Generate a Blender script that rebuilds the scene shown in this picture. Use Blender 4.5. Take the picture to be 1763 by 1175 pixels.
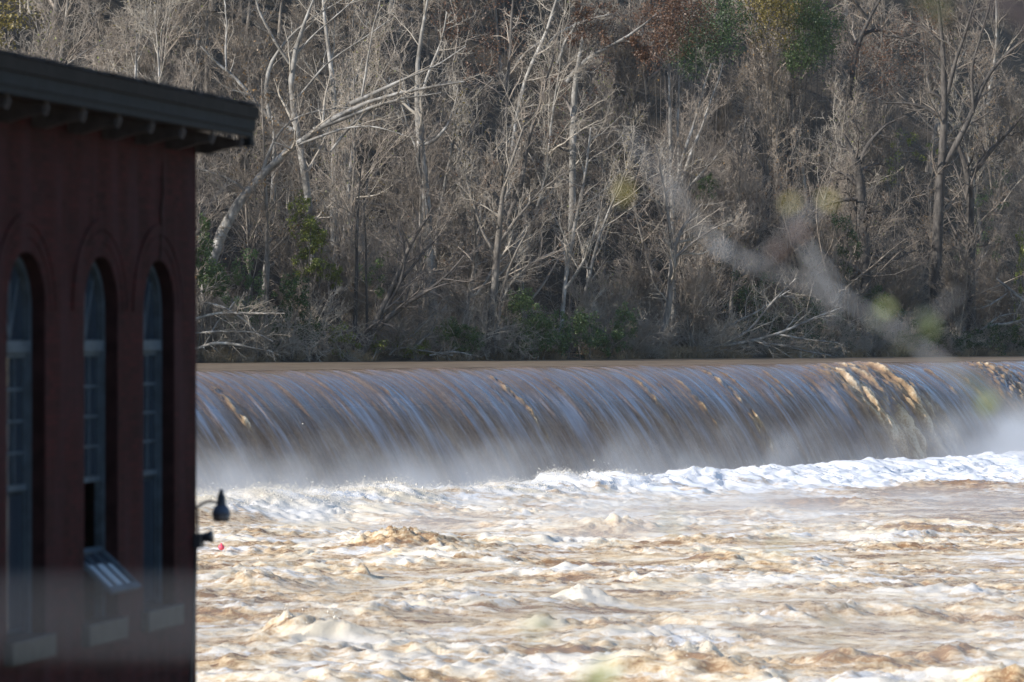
import bpy, math, random
import numpy as np
from mathutils import Vector

for o in list(bpy.data.objects):
    bpy.data.objects.remove(o)
SC = bpy.context.scene
COL = SC.collection
R = math.radians

# ------------------------------------------------------------------ camera, sky, sun, exposure
FPX = 6611.0          # focal length in pixels of the 1763 px wide photograph (135 mm lens)
HOR = 575.0           # eye level row
CAMZ = 1.7            # metres above the upper pool (z = 0)
LOW = -6.0            # level of the river under the dam

cam = bpy.data.cameras.new("camera")
cam.lens = 135.0
cam.sensor_width = 36.0
cam.clip_start = 0.2
cam.clip_end = 3000.0
cam.dof.use_dof = True
cam.dof.focus_distance = 212.0
cam.dof.aperture_fstop = 1.8
co = bpy.data.objects.new("camera", cam)
co.location = (0, 0, CAMZ)
co.rotation_euler = (R(90.0 - 0.108), 0, 0)
COL.objects.link(co)
SC.camera = co

SUN_TO = Vector((-0.81, -0.415, 0.465)).normalized()
SUN_EL = math.asin(SUN_TO.z)
SUN_AZ = math.atan2(SUN_TO.x, SUN_TO.y)
W = bpy.data.worlds.new("World")
SC.world = W
W.use_nodes = True
nt = W.node_tree
nt.nodes.clear()
sky = nt.nodes.new("ShaderNodeTexSky")
sky.sky_type = 'NISHITA'
sky.sun_disc = False
sky.sun_elevation = SUN_EL
sky.sun_rotation = SUN_AZ
sky.air_density = 1.0
sky.dust_density = 0.25
sky.ozone_density = 2.6
bg = nt.nodes.new("ShaderNodeBackground")
bg.inputs[1].default_value = 0.125
wo = nt.nodes.new("ShaderNodeOutputWorld")
nt.links.new(sky.outputs[0], bg.inputs[0])
nt.links.new(bg.outputs[0], wo.inputs[0])

sl = bpy.data.lights.new("sun", 'SUN')
sl.energy = 5.0
sl.angle = R(0.5)
sl.color = (1.0, 0.945, 0.86)
so = bpy.data.objects.new("sun", sl)
so.rotation_euler = SUN_TO.to_track_quat('Z', 'Y').to_euler()
so.location = (-60, -30, 60)
COL.objects.link(so)

SC.view_settings.view_transform = 'Standard'
SC.view_settings.look = 'None'
SC.view_settings.exposure = 0.52
SC.view_settings.gamma = 1.0
SC.render.engine = 'CYCLES'
SC.cycles.use_denoising = True
SC.cycles.max_bounces = 6
SC.cycles.diffuse_bounces = 3
SC.cycles.glossy_bounces = 3
SC.cycles.transmission_bounces = 4
SC.cycles.volume_bounces = 1
SC.cycles.caustics_reflective = False
SC.cycles.caustics_refractive = False

# ------------------------------------------------------------------ helpers
def P(px, py, d):
    """a spot of the photograph taken to a distance d gives a point of the place"""
    return np.array([(px - 881.5) / FPX * d, d, CAMZ + (HOR - py) / FPX * d])

def tag(o, label=None, cat=None, group=None, kind=None):
    if label: o["label"] = label
    if cat: o["category"] = cat
    if group: o["group"] = group
    if kind: o["kind"] = kind
    return o

def empty(name, loc=(0, 0, 0), rz=0.0, label=None, cat=None, group=None):
    o = bpy.data.objects.new(name, None)
    o.empty_display_size = 0.3
    o.location = loc
    o.rotation_euler = (0, 0, rz)
    COL.objects.link(o)
    return tag(o, label, cat, group)

def mesh_np(name, verts, faces, mat, parent=None, smooth=True, mats=None, midx=None):
    """faces: list of (n, k) int arrays (all of k corners)"""
    me = bpy.data.meshes.new(name)
    verts = np.asarray(verts, dtype=np.float32)
    if isinstance(faces, np.ndarray): faces = [faces]
    faces = [np.asarray(f, dtype=np.int32) for f in faces if len(f)]
    me.vertices.add(len(verts))
    me.vertices.foreach_set("co", verts.ravel())
    loops = np.concatenate([f.ravel() for f in faces])
    tot = np.concatenate([np.full(len(f), f.shape[1], dtype=np.int32) for f in faces])
    st = np.concatenate([[0], np.cumsum(tot)[:-1]]).astype(np.int32)
    me.loops.add(len(loops))
    me.loops.foreach_set("vertex_index", loops)
    me.polygons.add(len(tot))
    me.polygons.foreach_set("loop_start", st)
    me.polygons.foreach_set("loop_total", tot)
    if smooth:
        me.polygons.foreach_set("use_smooth", np.ones(len(tot), dtype=bool))
    for m in (mats or [mat]): me.materials.append(m)
    if midx is not None:
        me.polygons.foreach_set("material_index", np.asarray(midx, dtype=np.int32))
    me.update(calc_edges=True)
    o = bpy.data.objects.new(name, me)
    COL.objects.link(o)
    if parent: o.parent = parent
    return o

def attr(o, name, vals):
    a = o.data.attributes.new(name, 'FLOAT', 'POINT')
    a.data.foreach_set("value", np.asarray(vals, dtype=np.float32))

class MB:
    """collects polygons, builds one mesh"""
    def __init__(self): self.v = []; self.f = []
    def poly(self, pts):
        i = len(self.v); self.v += [tuple(p) for p in pts]; self.f.append(tuple(range(i, i + len(pts))))
    def hexa(self, c):
        """c: 8 corners, bottom four then top four"""
        i = len(self.v); self.v += [tuple(p) for p in c]
        for q in ((0, 3, 2, 1), (4, 5, 6, 7), (0, 1, 5, 4), (1, 2, 6, 5), (2, 3, 7, 6), (3, 0, 4, 7)):
            self.f.append(tuple(i + k for k in q))
    def box(self, x0, x1, y0, y1, z0, z1):
        self.hexa([(x0, y0, z0), (x1, y0, z0), (x1, y1, z0), (x0, y1, z0), (x0, y0, z1), (x1, y0, z1), (x1, y1, z1), (x0, y1, z1)])
    def tube(self, pts, rad, n=10, caps=True):
        pts = [Vector(p) for p in pts]
        if not hasattr(rad, '__len__'): rad = [rad] * len(pts)
        i0 = len(self.v)
        for k, p in enumerate(pts):
            t = (pts[min(k + 1, len(pts) - 1)] - pts[max(k - 1, 0)]).normalized()
            a = t.cross(Vector((0.31, 0.17, 0.93)) if abs(t.z) < 0.9 else Vector((1, 0.1, 0))).normalized(); b = t.cross(a)
            for j in range(n):
                q = 2 * math.pi * j / n
                self.v.append(tuple(p + (a * math.cos(q) + b * math.sin(q)) * rad[k]))
        for k in range(len(pts) - 1):
            for j in range(n):
                a = i0 + k * n + j; b = i0 + k * n + (j + 1) % n
                self.f.append((a, b, b + n, a + n))
        if caps:
            self.f.append(tuple(i0 + j for j in range(n)))
            e = i0 + (len(pts) - 1) * n
            self.f.append(tuple(e + n - 1 - j for j in range(n)))
    def lathe(self, c, prof, n=20, axis=(0, 0, 1)):
        ax = Vector(axis).normalized()
        c = Vector(c)
        pts = [c + ax * z for r, z in prof]
        a = ax.cross(Vector((0.2, 1, 0.1))).normalized(); b = ax.cross(a)
        i0 = len(self.v)
        for k, (r, z) in enumerate(prof):
            for j in range(n):
                q = 2 * math.pi * j / n
                self.v.append(tuple(pts[k] + (a * math.cos(q) + b * math.sin(q)) * max(r, 1e-4)))
        for k in range(len(prof) - 1):
            for j in range(n):
                p = i0 + k * n + j; q = i0 + k * n + (j + 1) % n
                self.f.append((p, q, q + n, p + n))
        self.f.append(tuple(i0 + n - 1 - j for j in range(n)))
        e = i0 + (len(prof) - 1) * n
        self.f.append(tuple(e + j for j in range(n)))
    def build(self, name, mat, parent=None, smooth=False, bevel=0.0):
        me = bpy.data.meshes.new(name)
        me.from_pydata(self.v, [], self.f)
        me.materials.append(mat)
        if smooth:
            for p in me.polygons: p.use_smooth = True
        me.update()
        o = bpy.data.objects.new(name, me)
        COL.objects.link(o)
        if parent: o.parent = parent
        if bevel:
            b = o.modifiers.new("bevel", 'BEVEL'); b.width = bevel; b.segments = 2; b.limit_method = 'ANGLE'
        return o

# --- gradient noise on numpy arrays
_rs = np.random.RandomState(7)
_PERM = np.concatenate([_rs.permutation(512)] * 2)
_G3 = _rs.normal(size=(512, 3)); _G3 /= np.linalg.norm(_G3, axis=1, keepdims=True)

def noise3(x, y, z):
    x = np.asarray(x, float); y = np.asarray(y, float) + 0 * x; z = np.asarray(z, float) + 0 * x
    xi = np.floor(x).astype(int); yi = np.floor(y).astype(int); zi = np.floor(z).astype(int)
    xf = x - xi; yf = y - yi; zf = z - zi
    u = xf ** 3 * (xf * (xf * 6 - 15) + 10); v = yf ** 3 * (yf * (yf * 6 - 15) + 10); w = zf ** 3 * (zf * (zf * 6 - 15) + 10)
    def g(i, j, k):
        h = _PERM[(_PERM[(_PERM[(xi + i) & 511] + yi + j) & 511] + zi + k) & 511]
        G = _G3[h]
        return G[..., 0] * (xf - i) + G[..., 1] * (yf - j) + G[..., 2] * (zf - k)
    def lerp(a, b, t): return a + t * (b - a)
    r = lerp(lerp(lerp(g(0, 0, 0), g(1, 0, 0), u), lerp(g(0, 1, 0), g(1, 1, 0), u), v),
             lerp(lerp(g(0, 0, 1), g(1, 0, 1), u), lerp(g(0, 1, 1), g(1, 1, 1), u), v), w)
    return r * 1.6

def noise2(x, y, s=0.5): return noise3(x, y, s)

def fbm(x, y, s, octv, gain=0.5, lac=2.03):
    t = 0; a = 1.0; n = 0
    for k in range(octv):
        t = t + a * noise2(x, y, s + 3.7 * k); n += a
        x = x * lac + 5.2; y = y * lac - 3.1; a *= gain
    return t / n

def sstep(a, b, x):
    t = np.clip((x - a) / (b - a), 0, 1); return t * t * (3 - 2 * t)

# --- materials
class N:
    def __init__(self, name):
        self.m = bpy.data.materials.new(name); self.m.use_nodes = True
        self.t = self.m.node_tree; self.t.nodes.clear()
        self.out = self.t.nodes.new("ShaderNodeOutputMaterial")
    def n(self, typ, **kw):
        q = self.t.nodes.new(typ)
        for k, v in kw.items():
            if k.startswith("i_"):
                key = k[2:]
                q.inputs[int(key) if key.isdigit() else key.replace("_", " ")].default_value = v
            else: setattr(q, k, v)
        return q
    def l(self, a, b): self.t.links.new(a, b)
    def bsdf(self, **kw):
        b = self.n("ShaderNodeBsdfPrincipled")
        for k, v in kw.items(): b.inputs[k.replace("_", " ")].default_value = v
        self.l(b.outputs[0], self.out.inputs[0]); return b
    def math(self, op, a, b=None, c=None, clamp=False):
        q = self.n("ShaderNodeMath", operation=op); q.use_clamp = clamp
        for i, v in enumerate((a, b, c)):
            if v is None: continue
            if hasattr(v, 'links'): self.l(v, q.inputs[i])
            else: q.inputs[i].default_value = v
        return q.outputs[0]
    def coord(self, kind="Object", scale=(1, 1, 1)):
        tc = self.n("ShaderNodeTexCoord"); mp = self.n("ShaderNodeMapping"); mp.inputs["Scale"].default_value = scale
        self.l(tc.outputs[kind], mp.inputs[0]); return mp.outputs[0]
    def noise(self, vec, scale, detail=6, rough=0.55, dist=0.0):
        q = self.n("ShaderNodeTexNoise"); q.inputs["Scale"].default_value = scale; q.inputs["Detail"].default_value = detail
        q.inputs["Roughness"].default_value = rough; q.inputs["Distortion"].default_value = dist
        if vec is not None: self.l(vec, q.inputs["Vector"])
        return q.outputs["Fac"]
    def ramp(self, fac, stops, interp='LINEAR'):
        q = self.n("ShaderNodeValToRGB"); q.color_ramp.interpolation = interp
        e = q.color_ramp.elements
        while len(e) < len(stops): e.new(0.5)
        for k, (p, c) in enumerate(stops):
            e[k].position = p; e[k].color = (c[0], c[1], c[2], 1) if hasattr(c, '__len__') else (c, c, c, 1)
        self.l(fac, q.inputs[0]); return q.outputs[0]
    def mix(self, fac, a, b):
        q = self.n("ShaderNodeMix", data_type='RGBA')
        for s, v in ((q.inputs[0], fac), (q.inputs[6], a), (q.inputs[7], b)):
            if hasattr(v, 'links'): self.l(v, s)
            elif hasattr(v, '__len__'): s.default_value = (v[0], v[1], v[2], 1)
            else: s.default_value = v
        return q.outputs[2]
    def bump(self, h, strength, dist, b):
        q = self.n("ShaderNodeBump"); q.inputs["Strength"].default_value = strength; q.inputs["Distance"].default_value = dist
        self.l(h, q.inputs["Height"]); self.l(q.outputs[0], b.inputs["Normal"])
    def rnd(self): return self.n("ShaderNodeObjectInfo").outputs["Random"]

def mat_bark(name, dark, mid, light, scale=3.0, zs=0.35, var=0.25):
    k = N(name); b = k.bsdf(Roughness=0.85)
    v = k.coord("Object", (1, 1, zs))
    n = k.noise(v, scale, 8, 0.62, 0.4)
    c = k.ramp(n, [(0.3, dark), (0.5, mid), (0.72, light)])
    f = k.math('MULTIPLY_ADD', k.rnd(), var * 2, 1 - var)
    q = k.n("ShaderNodeVectorMath", operation='SCALE'); k.l(c, q.inputs[0]); k.l(f, q.inputs["Scale"])
    k.l(q.outputs[0], b.inputs["Base Color"])
    k.bump(n, 0.5, 0.05, b)
    return k.m

def mat_leaf(name, a, b_, c, trans=0.25):
    k = N(name)
    v = k.coord("Object")
    n = k.noise(v, 1.6, 3, 0.6); n2 = k.noise(v, 14.0, 2, 0.5)
    f = k.math('ADD', k.math('MULTIPLY', n, 0.5), k.math('MULTIPLY', n2, 0.5))
    col = k.ramp(f, [(0.36, a), (0.5, b_), (0.64, c)])
    d = k.n("ShaderNodeBsdfPrincipled"); d.inputs["Roughness"].default_value = 0.5
    k.l(col, d.inputs["Base Color"])
    t = k.n("ShaderNodeBsdfTranslucent"); k.l(col, t.inputs[0])
    mx = k.n("ShaderNodeMixShader"); mx.inputs[0].default_value = trans
    k.l(d.outputs[0], mx.inputs[1]); k.l(t.outputs[0], mx.inputs[2]); k.l(mx.outputs[0], k.out.inputs[0])
    return k.m

M = {}
M['bark'] = mat_bark("bark_grey", (0.07, 0.06, 0.05), (0.17, 0.15, 0.13), (0.30, 0.275, 0.245))
M['bark_dark'] = mat_bark("bark_dark", (0.03, 0.027, 0.025), (0.075, 0.066, 0.06), (0.15, 0.135, 0.12))
M['bark_pale'] = mat_bark("bark_sycamore", (0.08, 0.07, 0.06), (0.23, 0.215, 0.195), (0.52, 0.505, 0.48), 1.5, 0.55, 0.15)
M['twig'] = mat_bark("twig_grey", (0.14, 0.112, 0.09), (0.275, 0.232, 0.192), (0.42, 0.365, 0.305), 0.5, 1.0, 0.35)
M['twig_pale'] = mat_bark("twig_pale", (0.20, 0.175, 0.145), (0.345, 0.305, 0.255), (0.51, 0.465, 0.40), 0.8, 1.0, 0.2)
M['twig_dark'] = mat_bark("twig_dark", (0.05, 0.044, 0.04), (0.11, 0.095, 0.085), (0.19, 0.165, 0.15), 0.8, 1.0, 0.2)
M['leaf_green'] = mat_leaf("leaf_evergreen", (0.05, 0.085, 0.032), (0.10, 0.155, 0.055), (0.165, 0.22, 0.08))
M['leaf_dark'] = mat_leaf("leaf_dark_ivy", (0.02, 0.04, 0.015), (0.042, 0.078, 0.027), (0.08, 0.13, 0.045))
M['leaf_lime'] = mat_leaf("leaf_yellow_green", (0.085, 0.11, 0.025), (0.18, 0.21, 0.045), (0.30, 0.31, 0.07))
M['leaf_olive'] = mat_leaf("leaf_olive_gold", (0.07, 0.065, 0.015), (0.16, 0.13, 0.03), (0.28, 0.20, 0.045))
M['leaf_rust'] = mat_leaf("leaf_rust", (0.055, 0.028, 0.018), (0.12, 0.06, 0.035), (0.21, 0.115, 0.06))
M['leaf_tan'] = mat_leaf("leaf_tan", (0.13, 0.08, 0.04), (0.26, 0.16, 0.07), (0.40, 0.25, 0.09))

# ------------------------------------------------------------------ the lie of the land
CR0 = np.array([-14.0, 173.0]); U = np.array([46.0, 65.0]); U = U / np.linalg.norm(U)   # crest of the dam
NV = np.array([U[1], -U[0]])                                                            # downstream
BK0 = np.array([-18.4, 225.0]); UB = np.array([57.9, 71.0]); UB = UB / np.linalg.norm(UB)   # far bank
NB = np.array([-UB[1], UB[0]])                                                          # away from the river

def bank_px(px, t=0.0):
    """the point t metres behind the waterline seen at column px"""
    a = (px - 881.5) / FPX
    o = BK0 + NB * t
    s = (a * o[1] - o[0]) / (UB[0] - a * UB[1])
    return o + UB * s

def land(x, y):
    t = (x - BK0[0]) * NB[0] + (y - BK0[1]) * NB[1]
    s = (x - BK0[0]) * UB[0] + (y - BK0[1]) * UB[1]
    h = -1.2 + 1.5 * sstep(-2.5, 1.5, t) + 0.03 * np.clip(t, 0, 12)
    h = h + 0.84 * np.clip(t - 11 + 3 * noise2(s / 17, t / 30, 0.3), 0, 90) + 0.12 * np.clip(t - 60, 0, 200)
    h = h + sstep(0.5, 4, t) * (0.35 * noise2(s / 5, t / 5, 2.2) + 0.12 * noise2(s / 1.3, t / 1.3, 4.2))
    return h

# terrain
ss = np.concatenate([np.arange(-90, 190, 0.7)]); tt = np.concatenate([np.arange(-6, 20, 0.5), np.arange(20, 240, 2.0)])
S, T = np.meshgrid(ss, tt, indexing='ij')
X = BK0[0] + UB[0] * S + NB[0] * T; Y = BK0[1] + UB[1] * S + NB[1] * T
def grid_faces(ni, nj):
    i, j = np.meshgrid(np.arange(ni - 1), np.arange(nj - 1), indexing='ij')
    a = (i * nj + j).ravel()
    return np.stack([a, a + nj, a + nj + 1, a + 1], 1)
k = N("leaf_litter"); b = k.bsdf(Roughness=0.95)
v = k.coord("Object"); n1 = k.noise(v, 0.5, 6, 0.6); n2 = k.noise(v, 5.0, 6, 0.7)
f = k.math('ADD', k.math('MULTIPLY', n1, 0.4), k.math('MULTIPLY', n2, 0.6))
k.l(k.ramp(f, [(0.34, (0.03, 0.024, 0.018)), (0.5, (0.085, 0.066, 0.046)), (0.66, (0.19, 0.145, 0.095))]), b.inputs["Base Color"])
k.bump(n2, 1.0, 0.25, b)
M['litter'] = k.m
g = mesh_np("hillside", np.stack([X, Y, land(X, Y)], -1).reshape(-1, 3), grid_faces(len(ss), len(tt))[:, ::-1], M['litter'])
tag(g, kind="structure")

# river bed under everything near the camera
k = N("river_bed"); b = k.bsdf(Roughness=0.9); v = k.coord("Object"); n1 = k.noise(v, 0.6, 6, 0.6)
k.l(k.ramp(n1, [(0.35, (0.06, 0.045, 0.03)), (0.65, (0.16, 0.12, 0.08))]), b.inputs["Base Color"])
mb = MB(); mb.poly([(-600, -300, LOW - 2.5), (700, -300, LOW - 2.5), (700, 900, LOW - 2.5), (-600, 900, LOW - 2.5)])
tag(mb.build("river_bed", k.m), kind="structure")

# ------------------------------------------------------------------ water
def mat_pool():
    k = N("muddy_pool_water"); b = k.bsdf(Roughness=0.28); b.inputs["IOR"].default_value = 1.33
    v = k.coord("Object")
    mp = k.n("ShaderNodeMapping"); mp.inputs["Rotation"].default_value = (0, 0, -math.atan2(U[1], U[0])); mp.inputs["Scale"].default_value = (0.35, 1, 1)
    k.l(v, mp.inputs[0])
    n1 = k.noise(mp.outputs[0], 0.45, 6, 0.6, 0.5); n2 = k.noise(mp.outputs[0], 2.2, 6, 0.6, 0.6)
    k.l(k.ramp(n1, [(0.38, (0.125, 0.09, 0.06)), (0.62, (0.27, 0.205, 0.145))]), b.inputs["Base Color"])
    k.bump(k.math('ADD', n2, n1), 0.6, 0.05, b)
    return k.m
# pool surface reaches from the crest back under the far bank
s1 = np.arange(-60, 185, 0.8); q1 = np.concatenate([np.arange(-90, -6, 1.0), np.arange(-6, -2.49, 0.5)])
S, Q = np.meshgrid(s1, q1, indexing='ij')
X = CR0[0] + U[0] * S + NV[0] * Q; Y = CR0[1] + U[1] * S + NV[1] * Q
Z = (0.02 * noise2(S / 3, Q / 1.2, 1.1) + 0.015 * noise2(S / 1.1, Q / 0.7, 4.1)) * sstep(-2.5, -5, Q)
g = mesh_np("pool_water", np.stack([X, Y, Z], -1).reshape(-1, 3), grid_faces(len(s1), len(q1))[:, ::-1], mat_pool())
tag(g, kind="structure")

# the falling sheet
DS = 0.07
s2 = np.arange(-12, 98, DS); nv = 92
vv = np.linspace(0, 1, nv)
run = -2.5 + 8.4 * vv                                   # outward distance from the crest line
S, V = np.meshgrid(s2, vv, indexing='ij')
Q = -2.5 + (2.5 + 5.3) * V ** 0.85
qq = np.clip(Q + 1.9, 0, None)
drop = 0.125 * qq ** 2 + 0.0006 * qq ** 4
Z = -drop
dpos = np.clip(drop / 6.5, 0, 1)
SH = S - 0.10 * Q                                        # strands keep their place along the crest
lobe = noise2(SH / 5.5, Q / 22, 0.7) * 0.20 + noise2(SH / 2.1, Q / 14, 2.7) * 0.13
strand = noise2(SH / 0.55, Q / 5.0 + 0.3 * noise2(SH, Q, 9.1), 5.1) * 0.06 + noise2(SH / 0.22, Q / 2.4, 7.3) * 0.032
fine = noise2(SH / 0.16, Q / 0.9, 8.8) * 0.02
off = (lobe * (0.35 + 0.8 * dpos) + strand * (0.55 + 0.9 * dpos) + fine * sstep(0.2, 0.8, dpos))
foam = np.zeros_like(S)
# torn strands: (column of the photograph, start row of drop 0..1, end, half width m, strength)
def crest_s(px):
    a = (px - 881.5) / FPX
    return (a * CR0[1] - CR0[0]) / (U[0] - a * U[1])
TORN = [(352, 0.12, 0.50, 0.30, 1.0), (640, 0.14, 0.34, 0.22, 0.65), (848, 0.07, 0.62, 0.26, 0.95), (822, 0.10, 0.3, 0.12, 0.7), (800, 0.12, 0.26, 0.12, 0.5),
        (1082, 0.08, 0.52, 0.22, 0.85), (1112, 0.12, 0.30, 0.10, 0.4), (1150, 0.10, 0.55, 0.24, 0.7), (1222, 0.05, 0.80, 0.38, 1.0), (1246, 0.06, 0.3, 0.12, 0.6),
        (1290, 0.10, 0.45, 0.2, 0.55), (1318, 0.05, 0.35, 0.2, 0.6), (1362, 0.10, 0.5, 0.2, 0.5), (930, 0.07, 0.3, 0.3, 0.4), (990, 0.1, 0.3, 0.2, 0.4),
        (1600, 0.05, 0.55, 0.3, 0.6), (1640, 0.1, 0.55, 0.25, 0.6), (1700, 0.02, 0.6, 0.6, 0.7), (1745, 0.02, 0.6, 0.5, 0.8)]
rough = noise2(S / 0.30, Q / 0.34, 12.3) + 0.7 * noise2(S / 0.14, Q / 0.15, 13.3)
for px, a, bb, hw, st in TORN:
    s0 = crest_s(px)
    w = np.exp(-((SH - s0 + 0.22 * noise2(Q / 1.2, s0, 3.1)) / (hw * 1.25 * (0.5 + dpos))) ** 2) * sstep(a - 0.05, a + 0.03, dpos) * (1 - sstep(bb - 0.15, bb + 0.05, dpos)) * st
    w = w * sstep(-0.55, 0.15, noise2(Q / 0.5, s0 + S / 0.4, 23.1))
    off += w * (0.07 + 0.12 * rough)
    foam = np.maximum(foam, w * np.clip(0.55 + 0.7 * rough, 0, 1.1))
# the big brown rip over the sunken block
s0 = crest_s(1462)
rel = SH - s0 - 1.6 * (dpos ** 0.6)
w = np.exp(-(rel / 5.0) ** 4) * (1 - 0.8 * sstep(0.80, 1.05, dpos)) * sstep(-0.7, 0.4, Q + 0.18 * rel + 0.9 + 0.5 * noise2(S / 0.8, Q * 0, 14.2))
w = w * (0.5 + 0.5 * sstep(-0.30, 0.25, noise2(SH / 1.1, Q / 6, 15.5)))
lump = noise2(S / 0.55, Q / 0.7, 16.6)
off += w * (0.24 + 0.12 * rough + 0.24 * lump + 0.25 * noise2(SH / 0.8, Q / 3, 17.1))
foam = np.maximum(foam, w * np.clip(0.72 + 0.36 * rough + 0.45 * lump + 0.3 * noise2(SH / 0.5, Q / 2.2, 18.8), 0, 1.1))
w2 = np.exp(-((SH - crest_s(1705)) / 2.2) ** 4) * (1 - sstep(0.3, 0.8, dpos)) * sstep(-0.5, 0.6, Q + 1.0)
foam = np.maximum(foam, w2 * np.clip(0.35 + 0.6 * rough, 0, 1))
off += w2 * 0.12 * (1 + rough)
# the foot of the sheet breaks up white
foam = np.maximum(foam, sstep(0.70, 1.05, dpos + 0.10 * noise2(S / 1.5, Q, 21.0)) * np.clip(0.5 + 0.6 * rough, 0, 1) * 0.55)
# push along the sheet normal
dz = -(0.25 * qq + 0.0024 * qq ** 3); ln = np.sqrt(1 + dz * dz); nq = -dz / ln; nz = 1 / ln
fade = sstep(-2.5, -1.2, Q)
off = off * fade
Qd = Q + off * nq; Zd = Z + off * nz
X = CR0[0] + U[0] * S + NV[0] * Qd; Y = CR0[1] + U[1] * S + NV[1] * Qd
def mat_fall():
    k = N("muddy_falling_water"); b = k.bsdf(Roughness=0.22); b.inputs["IOR"].default_value = 1.5
    b.inputs["Specular IOR Level"].default_value = 0.9
    uv = k.n("ShaderNodeAttribute", attribute_name="along").outputs["Fac"]; fl = k.n("ShaderNodeAttribute", attribute_name="flow").outputs["Fac"]
    cb = k.n("ShaderNodeCombineXYZ"); k.l(uv, cb.inputs[0]); k.l(k.math('MULTIPLY', fl, 0.16), cb.inputs[1])
    cb2 = k.n("ShaderNodeCombineXYZ"); k.l(uv, cb2.inputs[0]); k.l(k.math('MULTIPLY', fl, 0.45), cb2.inputs[1])
    n1 = k.noise(cb.outputs[0], 1.6, 5, 0.6); n2 = k.noise(cb2.outputs[0], 6.0, 6, 0.65); n3 = k.noise(k.coord("Object"), 7.0, 5, 0.6)
    f = k.math('ADD', k.math('MULTIPLY', n1, 0.62), k.math('MULTIPLY', n2, 0.38))
    base = k.ramp(f, [(0.34, (0.125, 0.075, 0.042)), (0.52, (0.24, 0.15, 0.088)), (0.68, (0.37, 0.25, 0.155))])
    b.inputs["Coat IOR"].default_value = 2.1; b.inputs["Coat Roughness"].default_value = 0.10
    n4 = k.noise(cb.outputs[0], 0.9, 5, 0.65)
    lowf = k.ramp(k.math('MULTIPLY', fl, 0.1), [(0.22, 1.0), (0.56, 0.12)])
    k.l(k.math('MULTIPLY', k.ramp(n4, [(0.38, 0.05), (0.58, 1.0)]), lowf), b.inputs["Coat Weight"])
    k.l(k.math('MULTIPLY_ADD', lowf, 0.6, 0.3), b.inputs["Specular IOR Level"])
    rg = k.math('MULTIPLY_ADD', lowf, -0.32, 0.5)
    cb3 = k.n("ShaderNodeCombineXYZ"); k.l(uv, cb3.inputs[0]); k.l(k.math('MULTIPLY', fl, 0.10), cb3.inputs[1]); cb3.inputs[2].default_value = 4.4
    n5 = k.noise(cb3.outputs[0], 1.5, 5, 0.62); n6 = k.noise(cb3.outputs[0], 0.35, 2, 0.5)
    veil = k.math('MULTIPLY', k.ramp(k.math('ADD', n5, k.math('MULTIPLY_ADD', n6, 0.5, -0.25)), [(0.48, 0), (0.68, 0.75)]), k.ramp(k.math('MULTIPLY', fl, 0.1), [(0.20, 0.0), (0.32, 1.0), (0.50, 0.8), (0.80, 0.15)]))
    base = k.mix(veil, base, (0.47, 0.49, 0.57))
    fo = k.n("ShaderNodeAttribute", attribute_name="foam").outputs["Fac"]
    fo2 = k.math('MULTIPLY', fo, k.math('MULTIPLY_ADD', n3, 1.6, 0.2), clamp=True)
    fc = k.ramp(fo2, [(0.15, (0.26, 0.165, 0.085)), (0.55, (0.40, 0.26, 0.13)), (0.95, (0.62, 0.50, 0.34))])
    k.l(k.mix(k.math('MULTIPLY', fo2, 1.6, clamp=True), base, fc), b.inputs["Base Color"])
    k.l(k.math('MULTIPLY_ADD', fo2, 0.5, rg, clamp=True), b.inputs["Roughness"])
    k.bump(k.math('ADD', n2, k.math('MULTIPLY', n1, 0.6)), 0.55, 0.12, b)
    return k.m
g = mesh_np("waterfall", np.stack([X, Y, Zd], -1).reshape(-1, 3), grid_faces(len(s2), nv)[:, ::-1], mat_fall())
attr(g, "along", SH.ravel()); attr(g, "flow", (Q - Z).ravel()); attr(g, "foam", foam.ravel())
tag(g, kind="structure")

# concrete body of the dam behind the sheet
k = N("dam_concrete"); b = k.bsdf(Roughness=0.9); n1 = k.noise(k.coord("Object"), 0.8, 6)
k.l(k.ramp(n1, [(0.35, (0.12, 0.11, 0.10)), (0.65, (0.26, 0.25, 0.23))]), b.inputs["Base Color"])
mb = MB(); c = []
for z, qa, qb in ((LOW - 2.4, -3.0, 1.5), (-1.6, -3.0, -2.0)):
    for s, q in ((-60, qa), (180, qa), (180, qb), (-60, qb)):
        p = CR0 + U * s + NV * q; c.append((p[0], p[1], z))
mb.hexa(c); g = mb.build("dam", k.m); tag(g, kind="structure")

# the churning river under the dam
DX = 0.115
xs = np.arange(-34, 52, DX); ys = np.arange(72, 244, DX * 1.25)
X, Y = np.meshgrid(xs, ys, indexing='ij')
S = (X - CR0[0]) * U[0] + (Y - CR0[1]) * U[1]; Q = (X - CR0[0]) * NV[0] + (Y - CR0[1]) * NV[1]
keep = (Q > 2.5) & (np.abs(X) < 0.142 * Y + 3.0)
x = X[keep]; y = Y[keep]; s = S[keep]; q = Q[keep]
wx = x + 0.9 * noise2(x / 2.6, y / 2.6, 31.0); wy = y + 0.9 * noise2(x / 2.6, y / 2.6, 33.0)
swell = fbm(wx / 7.5, wy / 6.0, 40.0, 2)
rid = 1 - np.abs(noise2(wx / 2.7, wy / 1.9, 44.0)) * 1.5
rid2 = 1 - np.abs(noise2(wx / 0.95 + 7, wy / 0.62, 47.0)) * 1.5
fin = fbm(wx / 0.5, wy / 0.4, 51.0, 2)
left = 1 - sstep(8, 40, s + 0.35 * q)
calm = sstep(18, 46, q) * (1 - 0.55 * left)
amp = 0.135 + 0.17 * left - 0.045 * calm + 0.10 * sstep(52, 62, q)
patch = sstep(-0.35, 0.5, noise2(x / 6.5 + 2, y / 5.5, 61.0) + 0.25 * left)
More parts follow.
